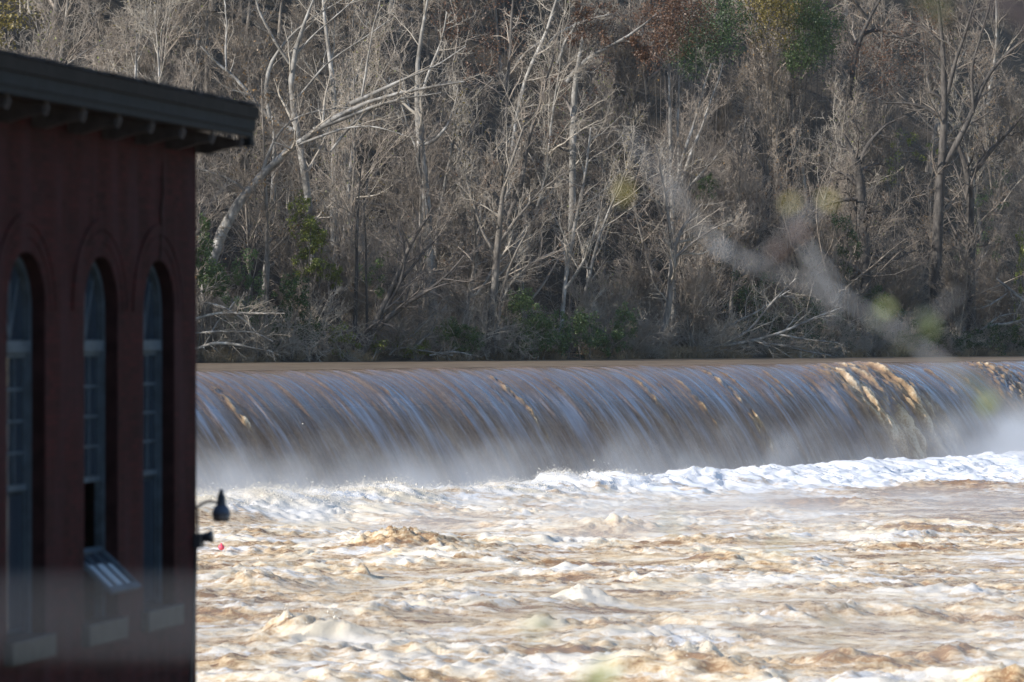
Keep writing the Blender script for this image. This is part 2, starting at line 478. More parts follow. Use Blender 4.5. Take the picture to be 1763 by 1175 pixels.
h = amp * (0.9 * swell + patch * (0.75 * np.clip(rid, -0.2, 1) ** 2 * (0.6 + swell) + 0.36 * np.clip(rid2, -0.1, 1) ** 2)) + (0.05 + 0.065 * left) * fin * (0.4 + patch) + 0.022 * (0.5 + left) * noise2(wx / 0.24, wy / 0.24, 55.0)
h = h - 0.25
ww = 7.0 + 0.30 * np.clip(s, 0, 80)                         # width of the white boil
edge = q - ww + 6.5 * noise2(x / 6, y / 4, 71.0)
boil = np.exp(-((q - 8.0) / 3.2) ** 2) * (0.75 + 0.35 * noise2(s / 3.3, q / 5, 73.0)) + 0.25 * np.exp(-((q - 9.5 - 0.12 * s) / (4 + 0.06 * s)) ** 2)
white = (1 - sstep(-5.5, 5.0, edge))
smooth_r = white * sstep(18, 45, s)
h = h * (1 - 0.35 * smooth_r) + boil * 0.95
h = h + white * (0.20 * np.clip(1 - 1.6 * np.abs(noise2(wx / 1.1, wy / 1.0, 78.0)), -0.2, 1) ** 2 + 0.05 * noise2(wx / 0.4, wy / 0.4, 79.0)) + 0.34 * white * np.clip(noise2(wx / 1.6, wy / 1.3, 77.0), -0.2, 1) * (1 - 0.25 * smooth_r)
# single thrown-up waves the eye picks out: (column, row, height, length m, breadth m, brownness)
WAVES = [(486, 1082, 0.75, 0.45, 0.9, 0.85), (520, 1088, 0.5, 0.9, 0.9, 0.7), (575, 1092, 0.35, 1.2, 0.9, 0.5), (690, 935, 1.1, 1.9, 1.6, 0.9), (615, 985, 0.6, 0.5, 0.7, 0.6), (1000, 1020, 0.8, 0.8, 0.8, 0.2), (930, 1070, 0.55, 0.9, 0.8, 0.5),
         (1215, 1145, 0.75, 0.5, 0.8, 0.3), (1150, 1150, 0.55, 1.6, 1.2, 0.9), (1480, 1130, 0.6, 1.3, 1.0, 0.9), (1640, 1120, 0.5, 1.0, 0.8, 0.8), (1740, 1165, 0.6, 0.7, 0.7, 0.9), (1040, 832, 0.75, 0.8, 1.2, 0.0), (1420, 862, 0.35, 3.0, 1.6, 0.95),
         (1690, 838, 0.45, 3.4, 2.0, 0.95), (1240, 955, 0.45, 1.2, 1.0, 0.7), (1050, 905, 0.6, 1.8, 1.4, 0.8), (760, 1000, 0.55, 1.5, 1.2, 0.5), (420, 1130, 0.5, 1.3, 1.0, 0.6), (440, 1000, 0.6, 1.3, 1.1, 0.5), (1580, 905, 0.35, 1.6, 1.2, 0.9), (1000, 1110, 0.4, 1.4, 1.0, 0.9)]
tanv = np.zeros_like(x); wtop = np.zeros_like(x)
for px, py, hh, lx, ly, br in WAVES:
    d = (CAMZ - LOW) * FPX / (py - HOR); c0 = P(px, py, d)
    ex = (x - c0[0] + 0.25 * noise2(x / 0.8, y / 0.8, px)) / lx; ey = (y - c0[1]) / ly
    wv = np.exp(-(ex * ex + ey * ey))
    hh = hh * 0.6
    h += hh * wv * (0.65 + 0.5 * np.clip(1 - 1.5 * np.abs(noise2(x / 0.7, y / 0.6, px * 0.37)), -0.1, 1) ** 2 + 0.22 * noise2(x / 0.33, y / 0.33, 3 + px) + 0.10 * noise2(x / 0.17, y / 0.17, px))
    tanv = np.maximum(tanv, wv * br); wtop = np.maximum(wtop, wv * (1 - br) * 1.2)
# foam: where it is thrown up, where it drifts in rafts, and everywhere in the boil
drift = fbm(wx / 5.5, wy / 2.2, 81.0, 3)
lift = (h + 0.16) / (0.24 + 0.24 * left)
foamv = 0.40 + 0.62 * drift + 0.24 * lift * patch + 0.24 * left - 0.04 * calm + wtop * 0.5 - 0.6 * tanv
foamv = np.clip(np.maximum(foamv, white * (1.05 + 0.3 * drift - 0.5 * tanv)), 0, 1.3)
foamv = foamv * (1 - 0.4 * sstep(55, 64, q) * (1 - left))
ochre = np.clip(0.24 + 0.5 * left + 0.8 * noise2(wx / 3.1, wy / 1.6, 91.0) + 0.6 * tanv - 0.55 * white, 0, 1)
idx = -np.ones(X.shape, dtype=np.int64); idx[keep] = np.arange(keep.sum())
a = idx[:-1, :-1]; bq = idx[1:, :-1]; cq = idx[1:, 1:]; dq = idx[:-1, 1:]
ok = (a >= 0) & (bq >= 0) & (cq >= 0) & (dq >= 0)
F = np.stack([a[ok], bq[ok], cq[ok], dq[ok]], 1)
def mat_rapids():
    k = N("churned_muddy_water"); b = k.bsdf(Roughness=0.3); b.inputs["IOR"].default_value = 1.33
    v = k.coord("Object"); vs = k.coord("Object", (0.6, 1.0, 1.0))
    n1 = k.noise(vs, 1.0, 9, 0.68, 1.4); n2 = k.noise(v, 5.0, 9, 0.74, 1.2)
    fo = k.n("ShaderNodeAttribute", attribute_name="foam").outputs["Fac"]; oc = k.n("ShaderNodeAttribute", attribute_name="ochre").outputs["Fac"]
    d = k.math('ADD', k.math('MULTIPLY_ADD', n1, 1.4, -0.70), k.math('MULTIPLY_ADD', n2, 1.15, -0.575))
    sb = k.noise(k.coord("Object", (0.4, 1.0, 1.0)), 1.9, 7, 0.64, 1.2); d = k.math('ADD', d, k.math('MULTIPLY_ADD', sb, 1.1, -0.55)); f = k.math('ADD', fo, d)
    mud = k.ramp(n1, [(0.35, (0.25, 0.145, 0.075)), (0.65, (0.38, 0.24, 0.135))])
    cream = k.mix(oc, (0.50, 0.40, 0.295), (0.57, 0.42, 0.25))
    white = k.mix(oc, (0.70, 0.715, 0.755), (0.72, 0.63, 0.49))  # cool end of the foam white holds the sky's blue reflection as colour
    c1 = k.mix(k.ramp(f, [(0.30, 0), (0.54, 1)]), mud, cream)
    c2 = k.mix(k.ramp(f, [(0.54, 0), (0.80, 1)]), c1, white)
    k.l(c2, b.inputs["Base Color"])
    k.l(k.ramp(f, [(0.3, 0.16), (0.7, 0.6)]), b.inputs["Roughness"])
    k.bump(k.math('ADD', k.math('MULTIPLY', n2, 0.6), n1), 0.42, 0.12, b)
    return k.m
M['rapids'] = mat_rapids()
g = mesh_np("river_rapids", np.stack([x, y, LOW + h], -1), F, M['rapids'])
attr(g, "foam", foamv); attr(g, "ochre", ochre)
tag(g, kind="structure")
RAP = (x, y, h, foamv, left, patch, white, tanv, wtop)
# plain water further out, outside the churn that the view takes in
xs = np.arange(-120, 160, 2.0); ys = np.arange(-60, 300, 2.0)
X, Y = np.meshgrid(xs, ys, indexing='ij')
Z = LOW - 0.9 + 0.25 * noise2(X / 6, Y / 6, 3.3)
Sg = (X - CR0[0]) * NV[0] + (Y - CR0[1]) * NV[1]
Fg = grid_faces(len(xs), len(ys)); Fg = Fg[(Sg.ravel()[Fg] > -2).all(1)]
g = mesh_np("river_water", np.stack([X, Y, Z], -1).reshape(-1, 3), Fg, M['rapids'])
attr(g, "foam", np.full(X.size, 0.35)); attr(g, "ochre", np.full(X.size, 0.5))
tag(g, kind="structure")

# spray: droplets and flecks flung off the crests
rng = np.random.RandomState(5)
k = N("spray_water"); b = k.bsdf(Roughness=0.4); b.inputs["Base Color"].default_value = (0.80, 0.74, 0.64, 1)
M['spray'] = k.m
def blobs(cent, rad, rng):
    """small tumbled octahedra"""
    base = np.array([(1, 0, 0), (-1, 0, 0), (0, 1, 0), (0, -1, 0), (0, 0, 1), (0, 0, -1)], float)
    fc = np.array([(0, 2, 4), (2, 1, 4), (1, 3, 4), (3, 0, 4), (2, 0, 5), (1, 2, 5), (3, 1, 5), (0, 3, 5)])
    n = len(cent)
    st = rng.uniform(0.5, 1.6, (n, 6, 1)) * base[None] * rad[:, None, None]
    a = rng.uniform(0, 6.28, n); ca, sa = np.cos(a), np.sin(a)
    st2 = st.copy(); st2[..., 0] = st[..., 0] * ca[:, None] - st[..., 2] * sa[:, None]; st2[..., 2] = st[..., 0] * sa[:, None] + st[..., 2] * ca[:, None]
    return (cent[:, None, :] + st2).reshape(-1, 3), (fc[None] + 6 * np.arange(n)[:, None, None]).reshape(-1, 3)
wgt = np.clip(h - 0.15, 0, None) ** 2 * np.clip(foamv + 0.2, 0.05, 1.2) * (0.25 + left) + 0.25 * (wtop + tanv) * np.clip(h - 0.2, 0, None)
wgt = wgt * (1 - 0.8 * white * sstep(15, 40, s)) / np.maximum(y / 130, 0.6)
pr = wgt / wgt.sum()
pick = rng.choice(len(x), 42000, p=pr)
up = rng.exponential(0.065, len(pick)) * (0.5 + 1.2 * left[pick])
cent = np.stack([x[pick] + rng.normal(0, 0.08, len(pick)) + 0.25 * up, y[pick] + rng.normal(0, 0.08, len(pick)), LOW + h[pick] + up], 1)
vb, fb = blobs(cent, rng.gamma(2.0, 0.0042, len(pick)) + 0.003, rng)
# plumes where the sheet strikes, taller toward the near end
np_ = 3000
sp = rng.uniform(-2, 75, np_); pl = np.clip(noise2(sp / 3.2, 0 * sp, 55.0) + 0.25, 0, 1) * (1.3 - sp / 80)
hp = rng.exponential(0.45, np_) * pl * 1.3; qp = 5.6 + rng.gamma(2, 0.8, np_)
pp = CR0[None] + U[None] * sp[:, None] + NV[None] * qp[:, None]
cent2 = np.stack([pp[:, 0], pp[:, 1], LOW + 0.3 + hp], 1)
v2, f2 = blobs(cent2, rng.gamma(2.0, 0.0035, np_) + 0.003, rng)
g = mesh_np("spray", np.concatenate([vb, v2]), np.concatenate([fb, f2 + len(vb)]), M['spray'])
tag(g, "pale droplets flung up from the churning brown rapids below the dam", "spray", kind="stuff")

# mist hanging at the foot of the fall
def mist(name, s0, s1, q0, q1, z0, z1, dens, scale, thr, seed, label):
    mb = MB(); c = []
    L = s1 - s0
    mb.box(0, L, q0, q1, 0, z1 - z0)
    k = N("mist_" + str(seed)); vol = k.n("ShaderNodeVolumePrincipled")
    vol.inputs["Color"].default_value = (0.92, 0.95, 1.0, 1); vol.inputs["Anisotropy"].default_value = 0.25
    tc = k.n("ShaderNodeTexCoord"); sx = k.n("ShaderNodeSeparateXYZ"); k.l(tc.outputs["Generated"], sx.inputs[0])
    mp = k.n("ShaderNodeMapping"); mp.inputs["Location"].default_value = (seed * 3.3, seed, 0); k.l(tc.outputs["Object"], mp.inputs[0])
    n1 = k.noise(mp.outputs[0], scale, 3, 0.5); 
    a = k.math('MULTIPLY', k.math('SUBTRACT', n1, thr), 5.0, clamp=True)
    zz = k.math('SUBTRACT', 1.0, sx.outputs[2])
    top = k.math('SUBTRACT', k.math('MULTIPLY_ADD', n1, 2.6, -0.62), sx.outputs[2])
    zf = k.math('MULTIPLY', k.math('MULTIPLY', top, 2.2, clamp=True), k.math('MULTIPLY', zz, zz))
    yy = k.math('MULTIPLY', k.math('MULTIPLY', sx.outputs[1], k.math('SUBTRACT', 1.0, sx.outputs[1])), 4.0)
    xx = k.math('MULTIPLY', k.math('MULTIPLY', sx.outputs[0], k.math('SUBTRACT', 1.0, sx.outputs[0])), 30.0, clamp=True)
    dd = k.math('MULTIPLY', k.math('MULTIPLY', zf, k.math('MULTIPLY_ADD', a, 0.88, 0.12)), k.math('MULTIPLY', yy, xx))
    k.l(k.math('MULTIPLY', dd, dens), vol.inputs["Density"]); k.l(vol.outputs[0], k.out.inputs["Volume"])
    o = mb.build(name, k.m)
    p = CR0 + U * s0
    o.location = (p[0], p[1], z0); o.rotation_euler = (0, 0, math.atan2(U[1], U[0]))
    tag(o, label, "mist", kind="stuff")
    return o
# (box local +y is upstream, so the outward reach is negative)
mist("mist", 60, 104, -12.0, -1.2, LOW - 0.1, -1.2, 0.95, 0.14, 0.38, 4, "thick pale mist drifting before the right end of the waterfall")
mist("mist", -12, 30, -40.0, -7.0, LOW - 0.3, LOW + 1.7, 0.16, 0.20, 0.42, 7, "thin spray haze over the left half of the rapids")
mist("mist", -14, 16, -11.0, -1.4, LOW - 0.2, -1.7, 0.26, 0.24, 0.44, 9, "pale mist boiling up beside the mill at the near end of the waterfall")
mist("mist", -10, 92, -10.5, -1.6, LOW - 0.2, -1.6, 0.50, 0.24, 0.54, 1, "white mist along the foot of the brown waterfall")

# ------------------------------------------------------------------ trees: growing curves
def nrm(a): return a / np.maximum(np.linalg.norm(a, axis=-1, keepdims=True), 1e-9)

def resample(pts, rad, n):
    pts = np.asarray(pts, float); rad = np.asarray(rad, float)
    d = np.concatenate([[0], np.cumsum(np.linalg.norm(np.diff(pts, axis=0), axis=1))])
    t = np.linspace(0, d[-1], n)
    # smooth with Catmull-like double pass
    p = np.stack([np.interp(t, d, pts[:, i]) for i in range(3)], 1)
    for _ in range(2):
        p[1:-1] = 0.25 * p[:-2] + 0.5 * p[1:-1] + 0.25 * p[2:]
    return p, np.interp(t, d, rad)

def spawn(pa, ra, n, rng, t0=0.25, t1=1.0, ang=50, asd=12, lr=0.5, lsd=0.25, tip=0.5, N_=6, wob=0.18, up=0.08, rr=0.55, rmin=0.012, taper=0.25, flat=0.0, lmax=None):
    """children of every curve in pa (B,N,3) with radii ra (B,N)"""
    B, Np, _ = pa.shape
    tot = B * n
    par = np.repeat(np.arange(B), n)
    t = (np.tile(np.arange(n), B) + rng.uniform(0, 1, tot)) / n
    t = t0 + (t1 - t0) * t
    fi = t * (Np - 1); i0 = np.clip(fi.astype(int), 0, Np - 2); fr = (fi - i0)[:, None]
    p0 = pa[par, i0] * (1 - fr) + pa[par, i0 + 1] * fr
    r0 = ra[par, i0] * (1 - fr[:, 0]) + ra[par, i0 + 1] * fr[:, 0]
    tan = nrm(pa[par, i0 + 1] - pa[par, i0])
    rv = rng.normal(size=(tot, 3))
    if flat: rv[:, 2] *= (1 - flat)
    perp = nrm(rv - (rv * tan).sum(1, keepdims=True) * tan)
    a = np.radians(rng.normal(ang, asd, tot))[:, None]
    d = nrm(tan * np.cos(a) + perp * np.sin(a))
    plen = np.linalg.norm(np.diff(pa, axis=1), axis=2).sum(1)[par]
    L = plen * lr * (1 - tip * (t - t0) / max(t1 - t0, 1e-6)) * np.clip(rng.normal(1, lsd, tot), 0.35, 1.9)
    if lmax: L = np.minimum(L, lmax * rng.uniform(0.7, 1.1, tot))
    r = np.maximum(np.minimum(r0 * 0.9, r0 * rr * np.clip(rng.normal(1, 0.2, tot), 0.5, 1.5)), rmin)
    pts = np.zeros((tot, N_, 3)); pts[:, 0] = p0
    step = (L / (N_ - 1))[:, None]
    cur = d
    for i in range(1, N_):
        cur = nrm(cur + rng.normal(0, wob, (tot, 3)) + np.array([0, 0, up]))
        pts[:, i] = pts[:, i - 1] + cur * step
    tp = np.linspace(1, taper, N_)[None]
    return pts, np.maximum(r[:, None] * tp, rmin * 0.6)

def tubes(pa, ra, sides):
    B, n, _ = pa.shape
    tan = np.empty_like(pa); tan[:, 1:-1] = pa[:, 2:] - pa[:, :-2]; tan[:, 0] = pa[:, 1] - pa[:, 0]; tan[:, -1] = pa[:, -1] - pa[:, -2]
    tan = nrm(tan)
    ref = np.where(np.abs(tan[:, :1, 2:3]) < 0.8, np.array([0, 0, 1.0]), np.array([1.0, 0.2, 0]))
    a = nrm(np.cross(tan, np.broadcast_to(ref, tan.shape))); b = np.cross(tan, a)
    q = np.arange(sides) / sides * 2 * np.pi
    v = pa[:, :, None] + ra[:, :, None, None] * (a[:, :, None] * np.cos(q)[:, None] + b[:, :, None] * np.sin(q)[:, None])
    v = v.reshape(-1, 3)
    base = (np.arange(B) * n * sides)[:, None, None] + (np.arange(n - 1) * sides)[None, :, None]
    j = np.arange(sides); jn = (j + 1) % sides
    f = np.stack([base + j, base + jn, base + jn + sides, base + j + sides], -1).reshape(-1, 4)
    return v, f

def join(parts):
    V = []; Fq = []; o = 0
    for v, f in parts:
        V.append(v); Fq.append(f + o); o += len(v)
    return np.concatenate(V), np.concatenate(Fq)

def leaves(cent, size, rng, droop=0.3):
    """leaf-sized kites (two triangles' worth of quad, folded) round the given points"""
    n = len(cent)
    u = nrm(rng.normal(size=(n, 3))); w = nrm(np.cross(u, rng.normal(size=(n, 3))))
    u[:, 2] -= droop; u = nrm(u)
    nn = np.cross(u, w)
    L = (size * rng.uniform(0.6, 1.3, n))[:, None]
    v = np.stack([cent, cent + u * L * 0.5 + w * L * 0.32 + nn * L * 0.1, cent + u * L, cent + u * L * 0.5 - w * L * 0.32 + nn * L * 0.1], 1).reshape(-1, 3)
    return v, np.arange(4 * n).reshape(n, 4)

def trunk_path(rng, H, lean=0.06, wob=0.03, n=14):
    p = np.zeros((n, 3)); d = nrm(np.array([rng.normal(0, lean), rng.normal(0, lean), 1.0]))
    for i in range(1, n):
        d = nrm(d + np.array([rng.normal(0, wob), rng.normal(0, wob), 0.02])); p[i] = p[i - 1] + d * H / (n - 1)
    return p

def flare(r, n, top=0.25):
    t = np.linspace(0, 1, n); return r * ((1 - t) * (1 - top) + top) * (1 + 0.5 * np.exp(-t * 14))

def make_parts(parent, trunk, crown, tm, cm, tname="trunk", cname="crown"):
    v, f = join(trunk); mesh_np(tname, v, f, tm, parent)
    v, f = join(crown); return mesh_np(cname, v, f, cm, parent)

def proto_tree(kind, seed):
    """a bare tree about its own base: root empty > trunk, crown"""
    rng = np.random.RandomState(seed)
    root = empty("bare_tree")
    if kind == 'pole':
        H = rng.uniform(15, 19); n = 16
        p = trunk_path(rng, H, 0.05, 0.025, n)[None]; r = flare(0.16, n, 0.2)[None]
        l1 = spawn(p, r, 20, rng, 0.28, 0.99, 42, 10, 0.30, 0.25, 0.55, 8, 0.12, 0.10, 0.42, 0.02)
        l2 = spawn(*l1, 7, rng, 0.2, 1, 42, 12, 0.45, 0.3, 0.5, 6, 0.14, 0.08, 0.5, 0.017)
        l3 = spawn(*l2, 6, rng, 0.15, 1, 40, 14, 0.5, 0.3, 0.4, 5, 0.16, 0.06, 0.6, 0.013)
        l4 = spawn(*l3, 3, rng, 0.2, 1, 42, 14, 0.55, 0.3, 0.3, 4, 0.16, 0.05, 0.7, 0.0115)
        tm, cm = M['bark'], M['twig']
    elif kind == 'broad':
        H = rng.uniform(11, 14); n = 14
        p = trunk_path(rng, H, 0.1, 0.06, n)[None]; r = flare(0.24, n, 0.16)[None]
        l1 = spawn(p, r, 11, rng, 0.25, 0.98, 55, 12, 0.62, 0.25, 0.5, 9, 0.16, 0.09, 0.5, 0.03)
        l2 = spawn(*l1, 8, rng, 0.2, 1, 48, 14, 0.42, 0.3, 0.45, 7, 0.17, 0.06, 0.5, 0.018)
        l3 = spawn(*l2, 7, rng, 0.15, 1, 45, 14, 0.45, 0.3, 0.4, 5, 0.18, 0.05, 0.55, 0.013)
        l4 = spawn(*l3, 3, rng, 0.2, 1, 45, 14, 0.5, 0.3, 0.3, 4, 0.18, 0.03, 0.7, 0.0115)
        tm, cm = M['bark_dark'] if seed % 2 else M['bark'], M['twig']
    elif kind == 'pale':
        H = rng.uniform(14, 18); n = 16
        p = trunk_path(rng, H, 0.07, 0.04, n)[None]; r = flare(0.2, n, 0.2)[None]
        l1 = spawn(p, r, 13, rng, 0.3, 0.98, 45, 12, 0.45, 0.25, 0.5, 9, 0.13, 0.09, 0.5, 0.03)
        l2 = spawn(*l1, 7, rng, 0.2, 1, 45, 14, 0.42, 0.3, 0.45, 7, 0.16, 0.08, 0.5, 0.018)
        l3 = spawn(*l2, 6, rng, 0.15, 1, 45, 14, 0.45, 0.3, 0.4, 5, 0.16, 0.05, 0.55, 0.013)
        l4 = spawn(*l3, 3, rng, 0.2, 1, 45, 14, 0.5, 0.3, 0.3, 4, 0.16, 0.03, 0.7, 0.0115)
        tm, cm = M['bark_pale'], M['twig_pale']
    elif kind == 'sapling':
        root.name = "sapling"
        H = rng.uniform(6.5, 9); n = 12; st = []
        for _ in range(5):
            q = trunk_path(rng, H * rng.uniform(0.7, 1.1), 0.16, 0.03, n); q[:, :2] += rng.normal(0, 0.25, 2); st.append(q)
        p = np.stack(st); r = np.repeat(flare(0.05, n, 0.25)[None], len(p), 0)
        l1 = spawn(p, r, 11, rng, 0.2, 0.98, 33, 9, 0.36, 0.25, 0.4, 7, 0.08, 0.10, 0.55, 0.014)
        l2 = spawn(*l1, 7, rng, 0.15, 1, 33, 10, 0.5, 0.3, 0.4, 5, 0.1, 0.08, 0.6, 0.011)
        l3 = spawn(*l2, 5, rng, 0.15, 1, 32, 12, 0.55, 0.3, 0.4, 4, 0.1, 0.06, 0.7, 0.0115)
        l4 = spawn(*l3, 3, rng, 0.2, 1, 35, 12, 0.55, 0.3, 0.3, 3, 0.12, 0.04, 0.8, 0.010)
        tm, cm = M['twig_pale'] if seed % 2 else M['bark'], M['twig']
    else:   # 'brush': low arching tangle
        root.name = "bare_shrub"
        n = 9; st = []
        for _ in range(13):
            a = rng.uniform(0, 6.28); H = rng.uniform(2.2, 4.2)
            d = nrm(np.array([math.cos(a) * rng.uniform(0.2, 1.1), math.sin(a) * rng.uniform(0.2, 1.1), 1.0])); q = np.zeros((n, 3)); q[0, :2] = rng.normal(0, 0.35, 2)
            for i in range(1, n):
                d = nrm(d + rng.normal(0, 0.10, 3) + np.array([0, 0, -0.09])); q[i] = q[i - 1] + d * H / (n - 1)
            st.append(q)
        p = np.stack(st); r = np.repeat(flare(0.032, n, 0.3)[None], len(p), 0)
        l1 = spawn(p, r, 8, rng, 0.15, 1, 45, 14, 0.45, 0.3, 0.4, 6, 0.16, 0.0, 0.6, 0.012)
        l2 = spawn(*l1, 6, rng, 0.15, 1, 45, 14, 0.5, 0.3, 0.4, 5, 0.16, 0.02, 0.6, 0.010)
        l3 = spawn(*l2, 4, rng, 0.15, 1, 45, 14, 0.55, 0.3, 0.3, 4, 0.16, 0.02, 0.7, 0.008)
        l4 = None
        tm, cm = (M['twig_pale'], M['twig_pale']) if seed % 2 else (M['twig_pale'], M['twig'])
    sd = 8 if len(p) == 1 else 5
    tr = [tubes(p, r, sd)]
    cr = [tubes(*l1, 5), tubes(*l2, 4), tubes(*l3, 3)]
    if l4 is not None: cr.append(tubes(*l4, 3))
    if seed in (12, 13, 22, 31, 42, 43, 52):
        src = l3[0].reshape(-1, 3); m_ = {12: 420, 13: 160, 22: 320, 31: 360, 42: 200, 43: 120, 52: 60}[seed]
        pk = src[rng.randint(0, len(src), m_)] + rng.normal(0, 0.06, (m_, 3))
        v, f = leaves(pk, 0.15, rng); mesh_np("leaves", v, f, {12: M['leaf_tan'], 13: M['leaf_lime'], 22: M['leaf_rust'], 31: M['leaf_olive'], 42: M['leaf_tan'], 43: M['leaf_lime'], 52: M['leaf_tan']}[seed], root, smooth=False)
    make_parts(root, tr, cr, tm, cm, "trunk" if len(p) == 1 else "stems", "crown" if kind != 'brush' else "twigs")
    return root

def copy_tree(o):
    c = o.copy(); COL.objects.link(c)
    for ch in o.children:
        d = ch.copy(); COL.objects.link(d); d.parent = c
    return c

PROTO = {}
for kd, seeds in (('pole', (11, 12, 13)), ('broad', (21, 22, 23)), ('pale', (31, 32)), ('sapling', (41, 42, 43)), ('brush', (51, 52, 53))):
    PROTO[kd] = [proto_tree(kd, sd) for sd in seeds]
USED = set()
LAB = {
    'pole': ("slender grey bare tree with a straight trunk packed in the wood", "tree", "slender straight trees packed in the wood"),
    'broad': ("spreading bare tree with crooked dark limbs lost in the wood", "tree", "spreading crooked trees packed in the wood"),
    'pale': ("pale barked bare tree lost among grey trunks of the wood", "tree", "pale barked trees packed in the wood"),
    'sapling': ("many stemmed grey sapling with fine upright twigs in the undergrowth", "sapling", "saplings in the undergrowth of the wood"),
    'brush': ("low arching tangle of bare grey twigs on the far bank", "shrub", "bare shrubs along the far bank"),
}
rng = np.random.RandomState(99)
def place(kd, xy, sc, rz=None, dz=0.0):
    i = rng.randint(len(PROTO[kd])); pr = PROTO[kd][i]
    if (kd, i) in USED: o = copy_tree(pr)
    else: o = pr; USED.add((kd, i))
    o.location = (xy[0], xy[1], float(land(np.array(xy[0]), np.array(xy[1]))) - 0.15 + dz)
    o.rotation_euler = (rng.normal(0, 0.05), rng.normal(0, 0.05), rng.uniform(0, 6.28) if rz is None else rz)
    o.scale = (sc,) * 3
    tag(o, *LAB[kd])
    return o
def rows(kd, n, t0, t1, s0, s1, px0=-60, px1=1830, jit=0.9):
    for i in range(n):
        px = px0 + (px1 - px0) * (i + 0.5 + rng.uniform(-jit, jit)) / n
        place(kd, bank_px(px, rng.uniform(t0, t1)), rng.uniform(s0, s1))
rows('brush', 58, 0.9, 6, 0.6, 1.25)
rows('brush', 18, 0.1, 0.9, 0.3, 0.6)
rows('sapling', 34, 1.5, 9, 0.7, 1.15)
rows('pole', 22, 4, 14, 0.8, 1.1)
rows('broad', 16, 5, 16, 0.8, 1.15)
rows('sapling', 34, 10, 30, 0.9, 1.4)
rows('pale', 12, 8, 26, 0.8, 1.1)
rows('pole', 34, 14, 50, 0.8, 1.15)
rows('broad', 26, 16, 60, 0.8, 1.2)
rows('sapling', 30, 30, 62, 1.0, 1.5)
rows('pale', 10, 28, 62, 0.8, 1.1)
rows('pole', 24, 50, 100, 0.9, 1.2)

# ------------------------------------------------------------------ trees one can pick out
def px_curve(pts, d, n=14, drift=0.0):
    """(column, row, width px) -> resampled 3-D path and radii at about distance d"""
    c = []; r = []
    for i, (a, b, w) in enumerate(pts):
        dd = d + drift * i / max(len(pts) - 1, 1)
        c.append(P(a, b, dd)); r.append(0.5 * w / FPX * dd)
    return resample(c, r, n)

def hero(name, label, px_base, t, stems, tm, cm, twigs=(7, 6, 5), lens=(0.30, 0.45, 0.5), angs=48, up=0.06, rmin=0.011, t0=0.3, cat="tree", leaf=None, seed=1, drop=True, kids=None):
    """a tree whose stems follow what the photograph shows; twigs are grown"""
    rng = np.random.RandomState(seed)
    b = bank_px(px_base, t); d = b[1]
    z = float(land(np.array(b[0]), np.array(b[1]))) - 0.1
    root = empty(name, (b[0], b[1], z), 0, label, cat)
    P_, R_ = [], []
    for k, st in enumerate(stems):
        n = 14
        if name == 'sycamore_tree': st = [(a_, b_, w_ * 0.78) for a_, b_, w_ in st]
        p, r = px_curve(st, d, n, rng.uniform(-1.2, 1.2) if k else 0.0)
        wb = np.stack([fbm(np.linspace(0, 4, n), np.full(n, 0.3), seed + 7.1 * k + 3 * a_, 2) for a_ in range(3)], 1) * np.array([0.16, 0.3, 0.05])
        p = p - np.array([b[0], b[1], z]) + wb * np.linspace(0.2, 1, n)[:, None]
        r = r * (1 + 0.25 * fbm(np.linspace(0, 5, n), np.full(n, 2.3), seed + k, 2))
        P_.append(p); R_.append(r)
    p = np.stack(P_); r = np.stack(R_)
    l1 = spawn(p, r, twigs[0], rng, t0, 0.99, angs, 14, lens[0], 0.3, 0.35, 7, 0.14, up, 0.42, rmin * 1.4, lmax=4.5)
    l2 = spawn(*l1, twigs[1], rng, 0.15, 1, 45, 14, lens[1], 0.3, 0.4, 5, 0.16, up * 0.8, 0.55, rmin)
    l3 = spawn(*l2, twigs[2], rng, 0.15, 1, 45, 14, lens[2], 0.3, 0.4, 4, 0.16, up * 0.5, 0.65, rmin * 0.8)
    make_parts(root, [tubes(p, r, 9)], [tubes(*l1, 5), tubes(*l2, 4), tubes(*l3, 3)], tm, cm, "trunk", "crown")
    if leaf:
        lm, cnt, size, nm = leaf
        src = np.concatenate([l2[0].reshape(-1, 3), l3[0].reshape(-1, 3)])
        cl = nrm(rng.normal(size=(40, 3)))
        pk = src[rng.randint(0, len(src), cnt)] + rng.normal(0, 0.12, (cnt, 3))
        v, f = leaves(pk, size, rng); mesh_np(nm, v, f, lm, root, smooth=False)
    return root

BP, TP, BD, TD, BG, TG = M['bark_pale'], M['twig_pale'], M['bark_dark'], M['twig_dark'], M['bark'], M['twig']
hero("sycamore_tree", "pale mottled sycamore leaning far right over the wood beside the brick mill", 352, 6.5,
     [[(345, 620, 28), (350, 480, 27), (364, 425, 25), (396, 362, 22), (442, 308, 17), (492, 255, 15), (548, 222, 13), (603, 183, 13), (645, 163, 9), (720, 156, 7), (800, 140, 3)],
      [(540, 224, 12), (590, 205, 10), (640, 185, 8), (690, 170, 5), (760, 160, 2)], [(603, 180, 11), (650, 158, 9), (700, 135, 6), (760, 110, 3), (800, 80, 2)], [(622, 172, 5), (632, 110, 5), (640, 60, 4), (655, 0, 3)],
      [(490, 258, 7), (540, 240, 6), (585, 222, 5), (640, 215, 3), (700, 235, 2)], [(570, 260, 5), (600, 220, 7), (622, 200, 6), (660, 178, 4), (700, 168, 2)], [(450, 300, 8), (470, 240, 6), (500, 205, 5), (545, 190, 3), (620, 185, 2)], [(405, 355, 7), (430, 330, 6), (380, 300, 4), (330, 290, 3), (300, 260, 2)]],
     BP, TP, (6, 5, 4), (0.28, 0.42, 0.5), 45, 0.06, seed=101, t0=0.45)
